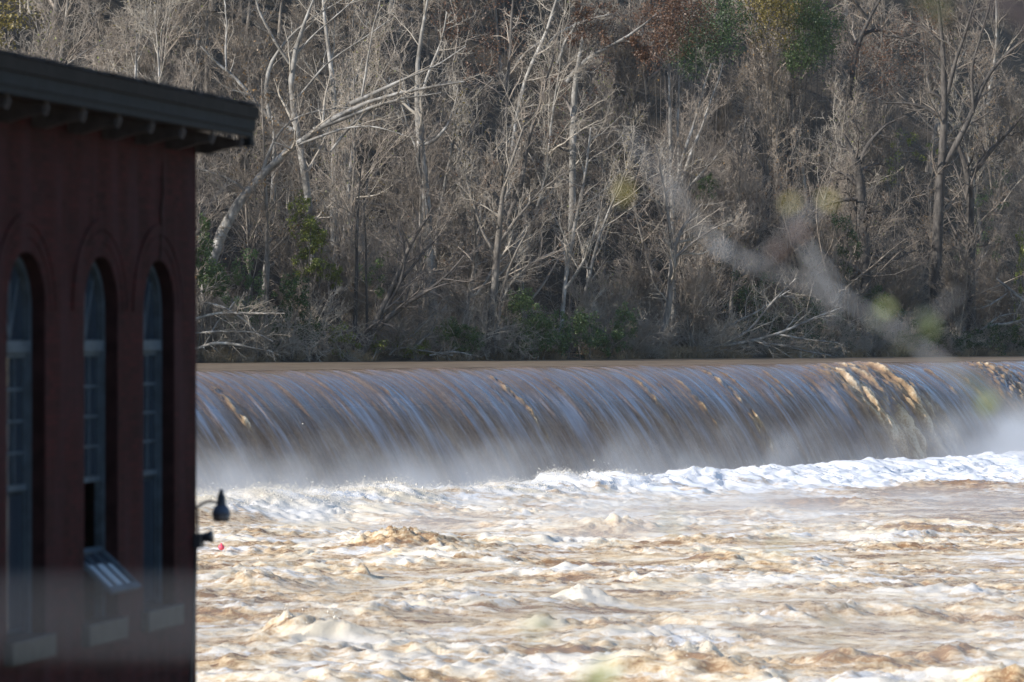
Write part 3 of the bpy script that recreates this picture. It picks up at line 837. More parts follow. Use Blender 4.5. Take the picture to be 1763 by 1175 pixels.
hero("sycamore_tree", "white limbed sycamore forking above the end of the mill roof", 530, 9.0,
     [[(545, 610, 20), (540, 480, 18), (534, 350, 17), (520, 260, 16), (507, 220, 14), (504, 180, 13), (492, 140, 12), (500, 100, 10), (512, 66, 9), (526, 38, 7), (545, 0, 5), (560, -60, 3)],
      [(505, 225, 10), (462, 205, 10), (430, 165, 9), (405, 132, 7), (372, 110, 5), (345, 80, 3)], [(465, 204, 9), (456, 160, 9), (462, 110, 9), (480, 86, 7), (506, 54, 5), (540, 30, 3), (590, 0, 2)], [(498, 110, 6), (480, 83, 7), (462, 52, 6), (445, 15, 5), (432, -30, 4)],
      [(500, 180, 5), (530, 150, 5), (560, 110, 4), (620, 70, 3), (680, 30, 2)], [(508, 96, 5), (540, 60, 4), (575, 30, 3), (610, 0, 3)], [(390, 124, 4), (388, 80, 5), (392, 40, 4), (385, 0, 3)]],
     BP, TP, (6, 5, 4), (0.26, 0.42, 0.5), 42, 0.08, seed=102, t0=0.3)
hero("sycamore_tree", "stout pale trunk standing upright left of the wood's middle", 742, 8.0,
     [[(750, 610, 24), (746, 520, 24), (738, 440, 24), (737, 380, 23), (732, 320, 22), (724, 260, 20), (722, 210, 18), (718, 170, 14), (712, 130, 11), (722, 80, 8), (735, 20, 6), (740, -40, 3)],
      [(726, 250, 9), (748, 245, 8), (772, 215, 6), (785, 175, 4), (790, 150, 2)], [(735, 330, 8), (720, 290, 7), (715, 250, 6), (700, 210, 4), (690, 180, 2)], [(720, 190, 7), (735, 130, 6), (760, 80, 5), (770, 20, 3)]],
     BP, TP, (6, 5, 4), (0.24, 0.42, 0.5), 48, 0.08, seed=103, t0=0.5)
hero("leaning_tree", "dark multi stemmed tree splaying right just above the pool", 612, 0.8,
     [[(618, 615, 16), (630, 590, 15), (652, 545, 12), (672, 505, 10), (690, 460, 8), (712, 410, 6), (740, 370, 4)], [(632, 585, 12), (670, 545, 10), (700, 522, 8), (740, 500, 6), (775, 470, 4), (800, 440, 2)], [(560, 618, 7), (585, 600, 8), (612, 585, 7), (640, 560, 4), (660, 548, 3)],
      [(660, 530, 6), (700, 470, 5), (735, 430, 4), (760, 400, 2)], [(618, 612, 8), (590, 560, 6), (560, 520, 5), (530, 505, 3)], [(650, 555, 5), (690, 490, 5), (700, 440, 4), (690, 390, 2)]],
     BD, TD, (9, 7, 5), (0.4, 0.45, 0.5), 50, 0.0, seed=104, t0=0.25)
hero("sapling_tree", "thin straight dark sapling rising beside the splayed dark tree", 612, 1.6, [[(611, 600, 8), (612, 530, 7), (614, 460, 6), (615, 400, 5), (618, 340, 3), (622, 280, 2)], [(632, 600, 5), (631, 500, 4), (630, 420, 3), (628, 350, 2)]], BD, TG, (14, 6, 4), (0.3, 0.4, 0.5), 55, 0.04, seed=105, t0=0.2)
hero("twin_tree", "pale twin trunk standing at the waterline between evergreen shrubs", 845, 0.6,
     [[(840, 616, 13), (843, 570, 12), (850, 520, 13), (853, 470, 14), (855, 430, 11), (862, 380, 9), (860, 330, 7), (880, 280, 5), (900, 220, 3)], [(850, 614, 9), (856, 560, 8), (866, 500, 6), (880, 450, 4), (905, 400, 3)], [(855, 440, 6), (830, 400, 5), (812, 340, 4), (800, 290, 2)], [(858, 420, 6), (895, 370, 5), (930, 330, 3), (970, 300, 2)]],
     BG, TP, (11, 7, 5), (0.3, 0.45, 0.5), 50, 0.06, seed=106, t0=0.3)
hero("crooked_tree", "dark crooked limb tree with a drooping left limb behind the twin trunk", 900, 5.0,
     [[(905, 610, 16), (900, 520, 15), (890, 440, 14), (872, 380, 12), (850, 330, 10), (825, 300, 7), (800, 265, 4)], [(872, 380, 10), (900, 320, 9), (905, 250, 7), (930, 180, 5), (955, 90, 3)], [(868, 330, 9), (868, 250, 8), (872, 160, 6), (880, 60, 5), (885, -20, 3)]],
     BD, TG, (9, 7, 5), (0.3, 0.45, 0.5), 50, 0.06, seed=107, t0=0.3)
hero("bank_tree", "grey tree with a bent foot at the water left of the fallen branches", 1135, 0.8,
     [[(1122, 616, 14), (1135, 590, 13), (1148, 555, 12), (1154, 510, 12), (1156, 460, 11), (1160, 415, 9), (1180, 380, 6), (1210, 350, 3)], [(1156, 450, 6), (1190, 420, 5), (1225, 395, 3), (1260, 380, 2)], [(1158, 430, 7), (1150, 370, 6), (1140, 310, 4), (1130, 250, 3)]],
     BG, TP, (11, 7, 5), (0.32, 0.45, 0.5), 50, 0.05, seed=108, t0=0.3)
hero("white_stem_tree", "cluster of slim white stems fanning upward at centre right of the wood", 1165, 7.0,
     [[(1160, 600, 9), (1158, 450, 9), (1157, 330, 8), (1155, 260, 7), (1153, 190, 5), (1150, 110, 3)], [(1162, 330, 7), (1175, 270, 6), (1190, 225, 5), (1205, 180, 4), (1225, 110, 2)], [(1172, 320, 7), (1186, 272, 7), (1205, 230, 5), (1222, 180, 4), (1245, 110, 2)], [(1170, 330, 5), (1168, 260, 5), (1166, 200, 4), (1170, 130, 2)], [(1180, 330, 4), (1215, 290, 4), (1240, 262, 3), (1260, 240, 2)]],
     BP, TG, (12, 7, 5), (0.22, 0.45, 0.5), 38, 0.08, seed=109, t0=0.3)
hero("pale_stem_tree", "bright thin pale stem crossing the wood right of the twin trunk", 975, 3.5, [[(965, 600, 8), (970, 520, 8), (976, 460, 8), (985, 410, 7), (998, 350, 6), (1010, 290, 4), (1018, 220, 3)], [(972, 500, 6), (1000, 460, 5), (1020, 420, 4), (1030, 370, 2)]], BP, TP, (12, 6, 5), (0.25, 0.45, 0.5), 48, 0.06, seed=110)
hero("tall_tree", "tall dark forked tree dominating the right of the wood", 1612, 6.0,
     [[(1608, 610, 20), (1612, 520, 19), (1612, 420, 18), (1617, 335, 17), (1618, 290, 16), (1627, 250, 13), (1628, 197, 12), (1626, 140, 11), (1623, 84, 9), (1622, 40, 7), (1612, -20, 4)], [(1617, 300, 12), (1650, 242, 11), (1676, 190, 9), (1692, 142, 8), (1715, 110, 6), (1763, 65, 4), (1800, 40, 2)], [(1630, 165, 8), (1641, 120, 7), (1650, 90, 6), (1668, 40, 4), (1685, -20, 2)],
      [(1626, 178, 7), (1614, 164, 6), (1600, 159, 4), (1585, 165, 2)], [(1622, 80, 6), (1600, 55, 5), (1572, 38, 4), (1540, 30, 2)], [(1626, 210, 8), (1608, 192, 7), (1580, 182, 6), (1550, 176, 3), (1520, 178, 2)], [(1617, 105, 6), (1595, 80, 5), (1560, 66, 4), (1520, 62, 2)], [(1676, 195, 6), (1672, 120, 5), (1690, 60, 4), (1705, 0, 2)]],
     BD, TG, (8, 6, 5), (0.3, 0.45, 0.5), 48, 0.05, seed=111, t0=0.25)
hero("forked_tree", "dark low forked tree with a broken pale branch by the right edge", 1670, 5.0, [[(1672, 610, 16), (1672, 480, 15), (1671, 380, 14), (1670, 300, 12), (1655, 262, 7), (1645, 230, 4)], [(1670, 302, 11), (1690, 280, 10), (1704, 260, 8), (1730, 235, 5), (1760, 200, 3)]], BD, TD, (9, 6, 5), (0.3, 0.45, 0.5), 48, 0.05, seed=112)
hero("forked_tree", "dark vine hung fork standing left of the tall forked tree", 1475, 5.0, [[(1490, 610, 26), (1488, 500, 24), (1486, 400, 22), (1482, 320, 16), (1477, 275, 14), (1460, 250, 6), (1450, 230, 3)], [(1480, 280, 10), (1492, 255, 9), (1505, 235, 7), (1525, 215, 4), (1560, 200, 2)], [(1484, 420, 8), (1460, 400, 6), (1440, 420, 4), (1425, 460, 2)]], BD, TD, (12, 8, 6), (0.3, 0.42, 0.5), 60, -0.06, seed=113)
hero("upper_tree", "dark crooked fork with upswept arms near the top right of the wood", 1468, 26.0, [[(1465, 400, 10), (1466, 200, 10), (1468, 85, 10), (1482, 60, 9), (1496, 30, 7), (1515, 5, 5), (1530, -30, 3)], [(1494, 34, 6), (1480, 15, 6), (1465, -5, 5), (1455, -30, 3)], [(1470, 78, 7), (1490, 55, 7), (1510, 50, 5), (1545, 58, 3), (1580, 62, 2)]], BD, TG, (9, 7, 5), (0.3, 0.45, 0.5), 48, 0.05, seed=114)
hero("upper_tree", "straight dark trunk passing in front of the gold leaved tree", 1357, 22.0, [[(1362, 420, 12), (1360, 250, 11), (1358, 110, 10), (1357, 60, 9), (1355, 0, 9), (1354, -60, 6)], [(1360, 60, 6), (1372, 30, 6), (1382, 10, 5), (1390, -20, 4)], [(1358, 130, 5), (1380, 140, 4), (1395, 110, 3), (1410, 80, 2)]], BD, TG, (9, 7, 5), (0.2, 0.45, 0.5), 48, 0.05, seed=115)
hero("upper_tree", "long slanting grey trunk leaning left under the gold leaved tree", 1330, 24.0, [[(1345, 420, 12), (1332, 200, 11), (1325, 130, 10), (1312, 80, 9), (1302, 35, 8), (1290, 10, 7), (1268, -20, 5)], [(1303, 36, 5), (1285, 20, 4), (1260, 0, 3)], [(1250, 60, 4), (1230, 30, 5), (1205, 0, 4), (1190, -20, 3)]], BG, TG, (9, 7, 5), (0.2, 0.45, 0.5), 45, 0.06, seed=116)
hero("oak_tree", "rust leaved tree with a pale arching limb near the top of the wood", 985, 11.0, [[(985, 420, 13), (986, 250, 12), (988, 160, 11), (995, 120, 8), (1002, 70, 6), (1010, 10, 4)], [(975, 142, 8), (992, 118, 8), (1012, 100, 7), (1045, 82, 6), (1072, 70, 5), (1100, 50, 4), (1130, 25, 2)], [(1072, 70, 4), (1095, 75, 3), (1112, 95, 2)], [(960, 110, 6), (975, 70, 6), (990, 45, 5), (1005, 10, 4)]], BP, TD, (9, 7, 5), (0.3, 0.45, 0.5), 52, 0.0, leaf=(M['leaf_rust'], 5200, 0.15, "foliage"), seed=117)
hero("pale_stem_tree", "long thin pale stem slanting right at the upper middle of the wood", 905, 14.0, [[(870, 400, 7), (880, 260, 7), (898, 150, 7), (918, 105, 7), (935, 70, 6), (950, 30, 5), (962, -15, 4)], [(918, 105, 5), (940, 78, 5), (968, 52, 4), (1010, 35, 3), (1060, 22, 2)], [(938, 66, 4), (900, 95, 4), (885, 120, 3)]], BP, TP, (9, 7, 5), (0.25, 0.45, 0.5), 42, 0.06, seed=118)
hero("pale_stem_tree", "pale mossy trunk with peeling bark behind the leaning sycamore", 585, 12.0, [[(580, 600, 13), (575, 480, 13), (576, 390, 13), (572, 330, 12), (575, 260, 11), (580, 200, 9), (572, 130, 8), (560, 60, 6), (555, -10, 4)], [(576, 240, 5), (590, 200, 5), (610, 150, 4), (625, 100, 3)]], BP, TP, (9, 7, 5), (0.22, 0.45, 0.5), 42, 0.06, seed=119)
hero("pale_stem_tree", "short bright trunk patch low in the wood by the ivy mound", 460, 7.0, [[(455, 600, 12), (457, 480, 12), (462, 420, 11), (470, 350, 9), (476, 280, 7), (470, 200, 4)]], BP, TG, (12, 7, 5), (0.25, 0.45, 0.5), 45, 0.05, seed=120)

# fallen and arching dead wood at the water
hero("fallen_branch", "pale dead branches lying in the water right of the bent foot tree", 1290, -0.3,
     [[(1150, 612, 5), (1190, 600, 7), (1240, 596, 7), (1290, 590, 6), (1340, 575, 5), (1400, 548, 4), (1450, 530, 2)], [(1240, 597, 5), (1290, 570, 4), (1330, 520, 4), (1370, 480, 2)], [(1300, 590, 4), (1350, 595, 4), (1400, 608, 3), (1430, 612, 2)], [(1200, 600, 4), (1180, 560, 4), (1190, 520, 3), (1215, 480, 2)], [(1340, 576, 4), (1390, 585, 3), (1440, 590, 2)], [(1185, 612, 5), (1255, 560, 4), (1300, 540, 3), (1360, 500, 2)]],
     M['bark_pale'], TP, (14, 7, 5), (0.3, 0.42, 0.5), 45, 0.03, t0=0.1, cat="branch", seed=121)
hero("fallen_branch", "pale dead branches arching down to the water beside the mill wall", 400, -0.3,
     [[(330, 605, 5), (365, 590, 6), (400, 592, 5), (440, 600, 3), (470, 606, 2)], [(335, 550, 5), (375, 538, 5), (430, 540, 4), (490, 540, 2)], [(350, 600, 4), (370, 560, 4), (395, 530, 3), (410, 510, 2)], [(330, 575, 4), (380, 570, 4), (440, 572, 3), (470, 590, 2)], [(345, 520, 4), (385, 528, 4), (420, 550, 3), (450, 580, 2)]],
     M['bark_pale'], TP, (13, 7, 5), (0.3, 0.42, 0.5), 42, -0.02, t0=0.1, cat="branch", seed=122)
hero("fallen_branch", "bleached fallen limb under the tall forked tree near the right edge", 1720, 0.3, [[(1680, 575, 4), (1705, 558, 5), (1725, 560, 5), (1763, 552, 5), (1800, 548, 4)], [(1700, 560, 4), (1720, 545, 4), (1745, 540, 2)], [(1715, 480, 3), (1740, 500, 5), (1763, 520, 5), (1800, 545, 3)], [(1735, 505, 3), (1705, 525, 3), (1690, 530, 2)]], BP, TP, (9, 6, 4), (0.3, 0.42, 0.5), 42, 0.03, t0=0.1, cat="branch", seed=123)
hero("fallen_branch", "tangle of bleached roots at the water right of the splayed dark tree", 720, 0.0, [[(650, 605, 4), (690, 598, 4), (740, 606, 3), (780, 612, 2)], [(670, 612, 4), (700, 585, 4), (730, 560, 3), (760, 520, 2)], [(700, 612, 4), (740, 575, 5), (755, 545, 4), (770, 525, 3)], [(740, 612, 3), (780, 605, 3), (815, 612, 2)]], BP, TP, (12, 7, 4), (0.3, 0.42, 0.5), 50, 0.0, t0=0.1, cat="branch", seed=124)

# dead grass and litter at the waterline: uncountable
rng = np.random.RandomState(61)
ng = 15000
px_ = rng.uniform(300, 1800, ng); t_ = rng.uniform(-0.25, 1.6, ng); cl = noise2(px_ / 40.0, t_ * 0.3, 5.5)
kp = cl > -0.25; px_ = px_[kp]; t_ = t_[kp]
b0 = np.array([bank_px(a, t) for a, t in zip(px_, t_)]); gz = np.maximum(land(b0[:, 0], b0[:, 1]), -0.05)
Lg = rng.uniform(0.15, 0.7, len(px_)) * (1 + 0.6 * cl[kp]); dr = np.stack([rng.normal(0, 0.35, len(px_)), rng.normal(0, 0.35, len(px_)), np.ones(len(px_))], 1)
p0 = np.stack([b0[:, 0], b0[:, 1], gz - 0.03], 1); pa = np.stack([p0, p0 + dr * (Lg * 0.6)[:, None], p0 + dr * Lg[:, None] * np.array([1.5, 1.5, 0.85])], 1)
v, f = tubes(pa, np.tile(np.array([[0.014, 0.012, 0.006]]), (len(pa), 1)), 3)
k = N("dead_grass"); b = k.bsdf(Roughness=0.9); n = k.noise(k.coord("Object"), 0.35, 4, 0.6)
k.l(k.ramp(n, [(0.38, (0.11, 0.085, 0.055)), (0.52, (0.26, 0.20, 0.13)), (0.64, (0.40, 0.30, 0.18))]), b.inputs["Base Color"])
tag(mesh_np("bank_grass", v, f, k.m), "tan dead grass fringing the far waterline", "grass", kind="stuff")

# evergreen growth
def leafmass(name, label, clumps, lm, n, size, seed, cat="shrub", stem=None, sm=None, loose=1.0):
    """clumps: (column, row, rx px, ry px, t); leaves in ragged shells of small lobes, with stems inside"""
    rng = np.random.RandomState(seed)
    c0 = clumps[0]; b = bank_px(c0[0], c0[4]); z = float(land(np.array(b[0]), np.array(b[1]))) - 0.1
    root = empty(name, (b[0], b[1], z), 0, label, cat)
    org = np.array([b[0], b[1], z]); C = []; st = []
    tot = sum(c[2] * c[3] for c in clumps)
    for (px, py, rx, ry, t) in clumps:
        bb = bank_px(px, t); d = bb[1]; c = P(px, py, d); ax = np.array([rx, (rx + ry) * 0.5, ry]) / FPX * d
        m = int(n * rx * ry / tot); nl = max(6, int(m / 60))
        lob = nrm(rng.normal(size=(nl, 3))) * rng.uniform(0.25, 1.0, (nl, 1)) ** 0.6
        lr = rng.uniform(0.12, 0.34, nl) * loose
        w = rng.randint(0, nl, m)
        q = lob[w] + nrm(rng.normal(size=(m, 3))) * (lr[w] * rng.uniform(0.4, 1.15, m) ** 0.5)[:, None]
        C.append(c + q * ax - org)
        for _ in range(3):
            foot = np.array([c[0] + rng.normal(0, 0.25), c[1] + rng.normal(0, 0.25), land(np.array(c[0]), np.array(c[1])) - 0.1]) if stem != 'hang' else c + np.array([0, 0, -ax[2]])
            e = c + lob[rng.randint(nl)] * ax
            st.append(resample([foot - org, (foot * 0.6 + e * 0.4) + rng.normal(0, 0.15, 3) - org, e - org], [0.05, 0.035, 0.012], 9)[0])
    v, f = leaves(np.concatenate(C), size, rng); fo = mesh_np("foliage", v, f, lm, root, smooth=False)
    p = np.stack(st); r = np.repeat(np.linspace(0.05, 0.012, 9)[None], len(p), 0)
    l1 = spawn(p, r, 6, rng, 0.3, 1, 45, 14, 0.3, 0.3, 0.3, 5, 0.15, 0.05, 0.5, 0.012)
    for i in range(len(p)):
        v, f = join([tubes(p[i:i + 1], r[i:i + 1], 5), tubes(l1[0][6 * i:6 * i + 6], l1[1][6 * i:6 * i + 6], 4)]); mesh_np("stem", v, f, sm or BG, root)
    return root
LG, LD, LL, LO, LR_ = M['leaf_green'], M['leaf_dark'], M['leaf_lime'], M['leaf_olive'], M['leaf_rust']
leafmass("evergreen_shrub", "dark green leafy mound beside the mill wall under the leaning sycamore", [(352, 470, 30, 40, 1.5), (375, 480, 26, 30, 1.8), (350, 410, 16, 40, 2.2)], LG, 5200, 0.15, 201)
leafmass("ivy_mound", "dark ivy draped hump left of the splayed dark tree", [(505, 505, 34, 34, 1.0), (480, 560, 20, 50, 0.8), (530, 560, 26, 40, 0.9)], LD, 4200, 0.14, 202)
leafmass("vine_tower", "yellow green vine climbing a trunk above the ivy hump", [(520, 375, 24, 42, 2.4), (540, 420, 30, 40, 2.4), (530, 460, 26, 32, 2.2), (572, 470, 16, 26, 2)], LL, 5200, 0.16, 203, "vine", None, BD)
leafmass("evergreen_shrub", "low bright green shrub left of the pale twin trunk's foot", [(800, 588, 36, 28, -0.2), (772, 575, 22, 26, 0.0)], LG, 3600, 0.13, 204)
leafmass("evergreen_shrub", "broad tall green shrub right of the pale twin trunk", [(905, 535, 34, 46, 0.4), (925, 580, 46, 34, -0.1), (890, 590, 26, 24, -0.2), (960, 568, 24, 40, 0.3)], LG, 9000, 0.14, 205)
leafmass("evergreen_shrub", "dark green shrub at the water left of the bent foot tree", [(1010, 572, 32, 40, 0.1), (1050, 588, 28, 26, -0.1), (1075, 560, 24, 40, 0.4)], LG, 5200, 0.14, 206)
leafmass("evergreen_shrub", "small green bush above the fallen pale branches", [(1225, 320, 24, 22, 9), (1210, 330, 18, 24, 9)], LG, 1500, 0.16, 207)
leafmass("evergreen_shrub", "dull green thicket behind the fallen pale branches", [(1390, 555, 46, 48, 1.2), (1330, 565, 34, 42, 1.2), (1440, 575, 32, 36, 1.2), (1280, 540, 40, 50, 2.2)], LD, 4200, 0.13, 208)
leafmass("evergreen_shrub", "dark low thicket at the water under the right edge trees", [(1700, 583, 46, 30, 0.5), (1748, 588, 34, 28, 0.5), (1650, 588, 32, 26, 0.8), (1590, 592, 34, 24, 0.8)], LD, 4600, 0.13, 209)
leafmass("ivy_tree", "bright ivy covered trunk at the right edge of the wood", [(1757, 425, 8, 46, 3.0), (1752, 490, 9, 50, 3.0), (1750, 560, 9, 40, 3.0)], M['leaf_lime'], 1800, 0.13, 210, "tree")
leafmass("gold_leaf_tree", "olive gold leaved tree at the top of the wood, right of middle", [(1330, 30, 42, 55, 19), (1322, -20, 50, 50, 19), (1370, -10, 37, 37, 19)], LO, 7000, 0.17, 211, "tree", None, BD, 2.0)
leafmass("evergreen_tree", "deep green leaved tree below the gold one at the top of the wood", [(1400, 70, 35, 45, 18), (1375, 90, 32, 37, 18), (1425, 55, 27, 37, 18), (1390, 20, 42, 37, 18)], LG, 8000, 0.17, 212, "tree", None, BD, 2.0)
leafmass("red_leaf_tree", "dark red leaved tree at the top middle of the wood", [(1190, 40, 45, 55, 19), (1150, 20, 45, 45, 19), (1130, 80, 37, 37, 19)], LR_, 6000, 0.17, 213, "tree", None, BD, 2.0)
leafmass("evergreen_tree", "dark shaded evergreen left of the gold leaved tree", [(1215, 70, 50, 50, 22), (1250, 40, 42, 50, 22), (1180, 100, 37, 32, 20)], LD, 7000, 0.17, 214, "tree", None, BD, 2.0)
leafmass("red_leaf_tree", "thin russet leaved tree behind the dark crooked fork at top right", [(1540, 90, 62, 55, 20), (1500, 120, 45, 45, 19), (1590, 60, 50, 45, 20)], LR_, 2600, 0.15, 215, "tree", None, BD, 2.0)
leafmass("red_leaf_tree", "sparse russet leaved tree at the top left of middle", [(870, 30, 50, 62, 18), (830, 90, 37, 55, 16), (790, 30, 45, 45, 18)], LR_, 2000, 0.15, 216, "tree", None, BD, 2.0)
leafmass("gold_leaf_tree", "small gold leaved tree peeping over the mill roof at far left", [(20, 20, 45, 37, 11), (-10, 50, 45, 37, 11)], LO, 900, 0.2, 217, "tree", None, BD, 2.0)
leafmass("evergreen_shrub", "sunlit green thicket beneath the tall forked tree", [(1560, 250, 30, 26, 14), (1530, 290, 26, 30, 12), (1600, 265, 24, 24, 13)], LL, 900, 0.15, 218)
leafmass("ivy_mound", "dark ivy hanging between the mill wall and the vine tower", [(420, 460, 26, 40, 1.0), (400, 520, 26, 40, 0.5), (440, 520, 24, 50, 0.5), (640, 480, 26, 36, 2)], LG, 3000, 0.14, 220)
leafmass("evergreen_shrub", "green low growth behind the fork of the splayed dark tree", [(590, 588, 30, 28, 0.1), (640, 598, 26, 22, 0.3), (710, 596, 34, 24, 0.2)], LL, 2400, 0.13, 221)
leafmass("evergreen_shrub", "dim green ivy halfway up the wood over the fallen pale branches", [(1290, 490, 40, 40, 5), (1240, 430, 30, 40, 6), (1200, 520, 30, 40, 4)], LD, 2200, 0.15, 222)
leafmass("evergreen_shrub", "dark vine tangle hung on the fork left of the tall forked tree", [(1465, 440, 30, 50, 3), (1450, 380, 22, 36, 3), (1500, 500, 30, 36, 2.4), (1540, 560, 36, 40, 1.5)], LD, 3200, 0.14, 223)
leafmass("evergreen_shrub", "leafy green scrub low in the wood near the right edge", [(1690, 400, 40, 60, 9), (1720, 330, 30, 40, 10), (1640, 480, 40, 40, 7)], LG, 1300, 0.15, 219)

# ------------------------------------------------------------------ the brick mill
WD = np.array([0.2098, 0.9777]); MD = np.array([0.9777, -0.2098])      # along the wall (away), out of the wall
CORN = np.array([-4.243, 51.6])
mill = empty("brick_mill", (CORN[0], CORN[1], 0), math.atan2(-WD[1], -WD[0]), "dark red brick mill with tall arched windows and a deep eave in shade", "building")
# local frame: +x runs along the wall from the corner toward the camera, +y out of the wall
# (rotation puts local x on -WD; then local y = rot90(x) = (WD.y, -WD.x) = MD)
WINS = [(1.668, 0.668), (4.06, 0.665), (6.845, 0.672), (9.55, 0.67), (12.25, 0.67)]
SILL, TOPW, SPR = -1.87, 2.66, 1.99
BASE, WTOP, LEN, DEPTH, RV = -8.0, 4.62, 15.0, 11.0, 0.28
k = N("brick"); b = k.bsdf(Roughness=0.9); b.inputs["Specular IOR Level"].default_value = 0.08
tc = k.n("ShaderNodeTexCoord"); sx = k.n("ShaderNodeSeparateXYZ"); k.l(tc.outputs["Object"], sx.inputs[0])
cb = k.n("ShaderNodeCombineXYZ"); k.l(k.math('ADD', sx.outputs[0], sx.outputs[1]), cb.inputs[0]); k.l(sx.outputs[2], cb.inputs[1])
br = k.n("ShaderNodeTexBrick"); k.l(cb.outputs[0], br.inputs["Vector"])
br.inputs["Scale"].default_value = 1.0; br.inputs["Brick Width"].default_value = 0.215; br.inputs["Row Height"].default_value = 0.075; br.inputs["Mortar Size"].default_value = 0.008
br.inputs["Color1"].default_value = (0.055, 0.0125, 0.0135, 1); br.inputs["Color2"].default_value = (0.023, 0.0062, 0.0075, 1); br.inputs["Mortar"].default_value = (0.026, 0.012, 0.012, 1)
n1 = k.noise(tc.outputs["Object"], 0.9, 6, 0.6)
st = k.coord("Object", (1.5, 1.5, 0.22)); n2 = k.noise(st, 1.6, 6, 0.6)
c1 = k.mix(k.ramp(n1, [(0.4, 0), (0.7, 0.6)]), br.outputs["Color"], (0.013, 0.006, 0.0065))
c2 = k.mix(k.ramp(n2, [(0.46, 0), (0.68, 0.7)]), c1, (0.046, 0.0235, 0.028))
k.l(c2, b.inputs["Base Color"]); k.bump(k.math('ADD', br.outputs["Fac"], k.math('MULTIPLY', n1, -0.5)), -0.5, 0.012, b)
M['brick'] = k.m
def simple(name, col, rough=0.6, var=0.3, scale=6.0, metal=0.0):
    k = N(name); b = k.bsdf(Roughness=rough, Metallic=metal); b.inputs['Specular IOR Level'].default_value = 0.12 if rough > 0.55 else 0.4; n = k.noise(k.coord("Object"), scale, 6, 0.6)
    a = tuple(c * (1 - var) for c in col); z = tuple(min(1, c * (1 + var)) for c in col)
    k.l(k.ramp(n, [(0.35, a), (0.65, z)]), b.inputs["Base Color"]); k.bump(n, 0.15, 0.01, b); return k.m
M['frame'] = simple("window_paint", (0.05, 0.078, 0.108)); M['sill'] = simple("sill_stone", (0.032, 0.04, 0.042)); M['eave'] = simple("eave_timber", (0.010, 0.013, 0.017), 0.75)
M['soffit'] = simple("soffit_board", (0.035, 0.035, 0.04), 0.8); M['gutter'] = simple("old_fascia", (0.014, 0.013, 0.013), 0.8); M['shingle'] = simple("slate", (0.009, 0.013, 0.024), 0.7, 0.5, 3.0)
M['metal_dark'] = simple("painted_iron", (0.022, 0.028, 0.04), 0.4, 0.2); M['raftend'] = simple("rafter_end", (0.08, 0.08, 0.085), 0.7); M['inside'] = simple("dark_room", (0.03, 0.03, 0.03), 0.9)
k = N("window_glass"); b = k.bsdf(Roughness=0.08); b.inputs["Base Color"].default_value = (0.022, 0.036, 0.055, 1); n = k.noise(k.coord("Object"), 2.2, 3); k.bump(n, 0.2, 0.02, b)
M['glass'] = k.m
M['reveal'] = simple("shaded_brick", (0.018, 0.0085, 0.010), 0.9, 0.4, 5.0)  # same brick as the wall, colour darkened to paint shade into the openings
def arch_pts(xc, hw, n=18, r=None, zs=SPR):
    r = r or hw; hz = (TOPW - SPR) * r / hw
    return [(xc + r * math.cos(a), zs + hz * math.sin(a)) for a in [math.pi * i / n for i in range(n + 1)]]   # right to left... x falls
mb = MB()
edges = [0.0]
for xc, hw in WINS: edges += [xc - hw, xc + hw]
edges.append(LEN)
for i in range(0, len(edges), 2):
    mb.poly([(edges[i], 0, BASE), (edges[i + 1], 0, BASE), (edges[i + 1], 0, WTOP), (edges[i], 0, WTOP)])
for xc, hw in WINS:
    mb.poly([(xc - hw, 0, BASE), (xc + hw, 0, BASE), (xc + hw, 0, SILL), (xc - hw, 0, SILL)])
    ap = arch_pts(xc, hw)
    for (xa, za), (xb, zb) in zip(ap[:-1], ap[1:]):
        mb.poly([(xb, 0, zb), (xa, 0, za), (xa, 0, WTOP), (xb, 0, WTOP)])
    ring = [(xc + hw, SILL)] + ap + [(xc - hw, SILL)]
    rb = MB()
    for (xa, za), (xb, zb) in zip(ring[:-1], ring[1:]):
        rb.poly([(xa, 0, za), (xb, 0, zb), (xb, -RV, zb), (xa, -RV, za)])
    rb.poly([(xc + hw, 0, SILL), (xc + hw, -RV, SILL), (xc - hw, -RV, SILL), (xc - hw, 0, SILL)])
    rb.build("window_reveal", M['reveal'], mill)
mb.poly([(0, 0, BASE), (0, 0, WTOP), (0, -DEPTH, WTOP), (0, -DEPTH, BASE)])
mb.poly([(0, 0, WTOP), (0, -DEPTH / 2, WTOP + 0.72), (0, -DEPTH, WTOP)])
mb.poly([(LEN, 0, BASE), (LEN, -DEPTH, BASE), (LEN, -DEPTH, WTOP), (LEN, -DEPTH / 2, WTOP + 0.72), (LEN, 0, WTOP)])
mb.poly([(0, -DEPTH, BASE), (0, -DEPTH, WTOP), (LEN, -DEPTH, WTOP), (LEN, -DEPTH, BASE)])
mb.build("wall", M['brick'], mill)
mb = MB(); mb.box(0.3, LEN - 0.3, -DEPTH + 0.3, -RV - 1.6, BASE, WTOP - 0.1); mb.build("interior", M['inside'], mill)
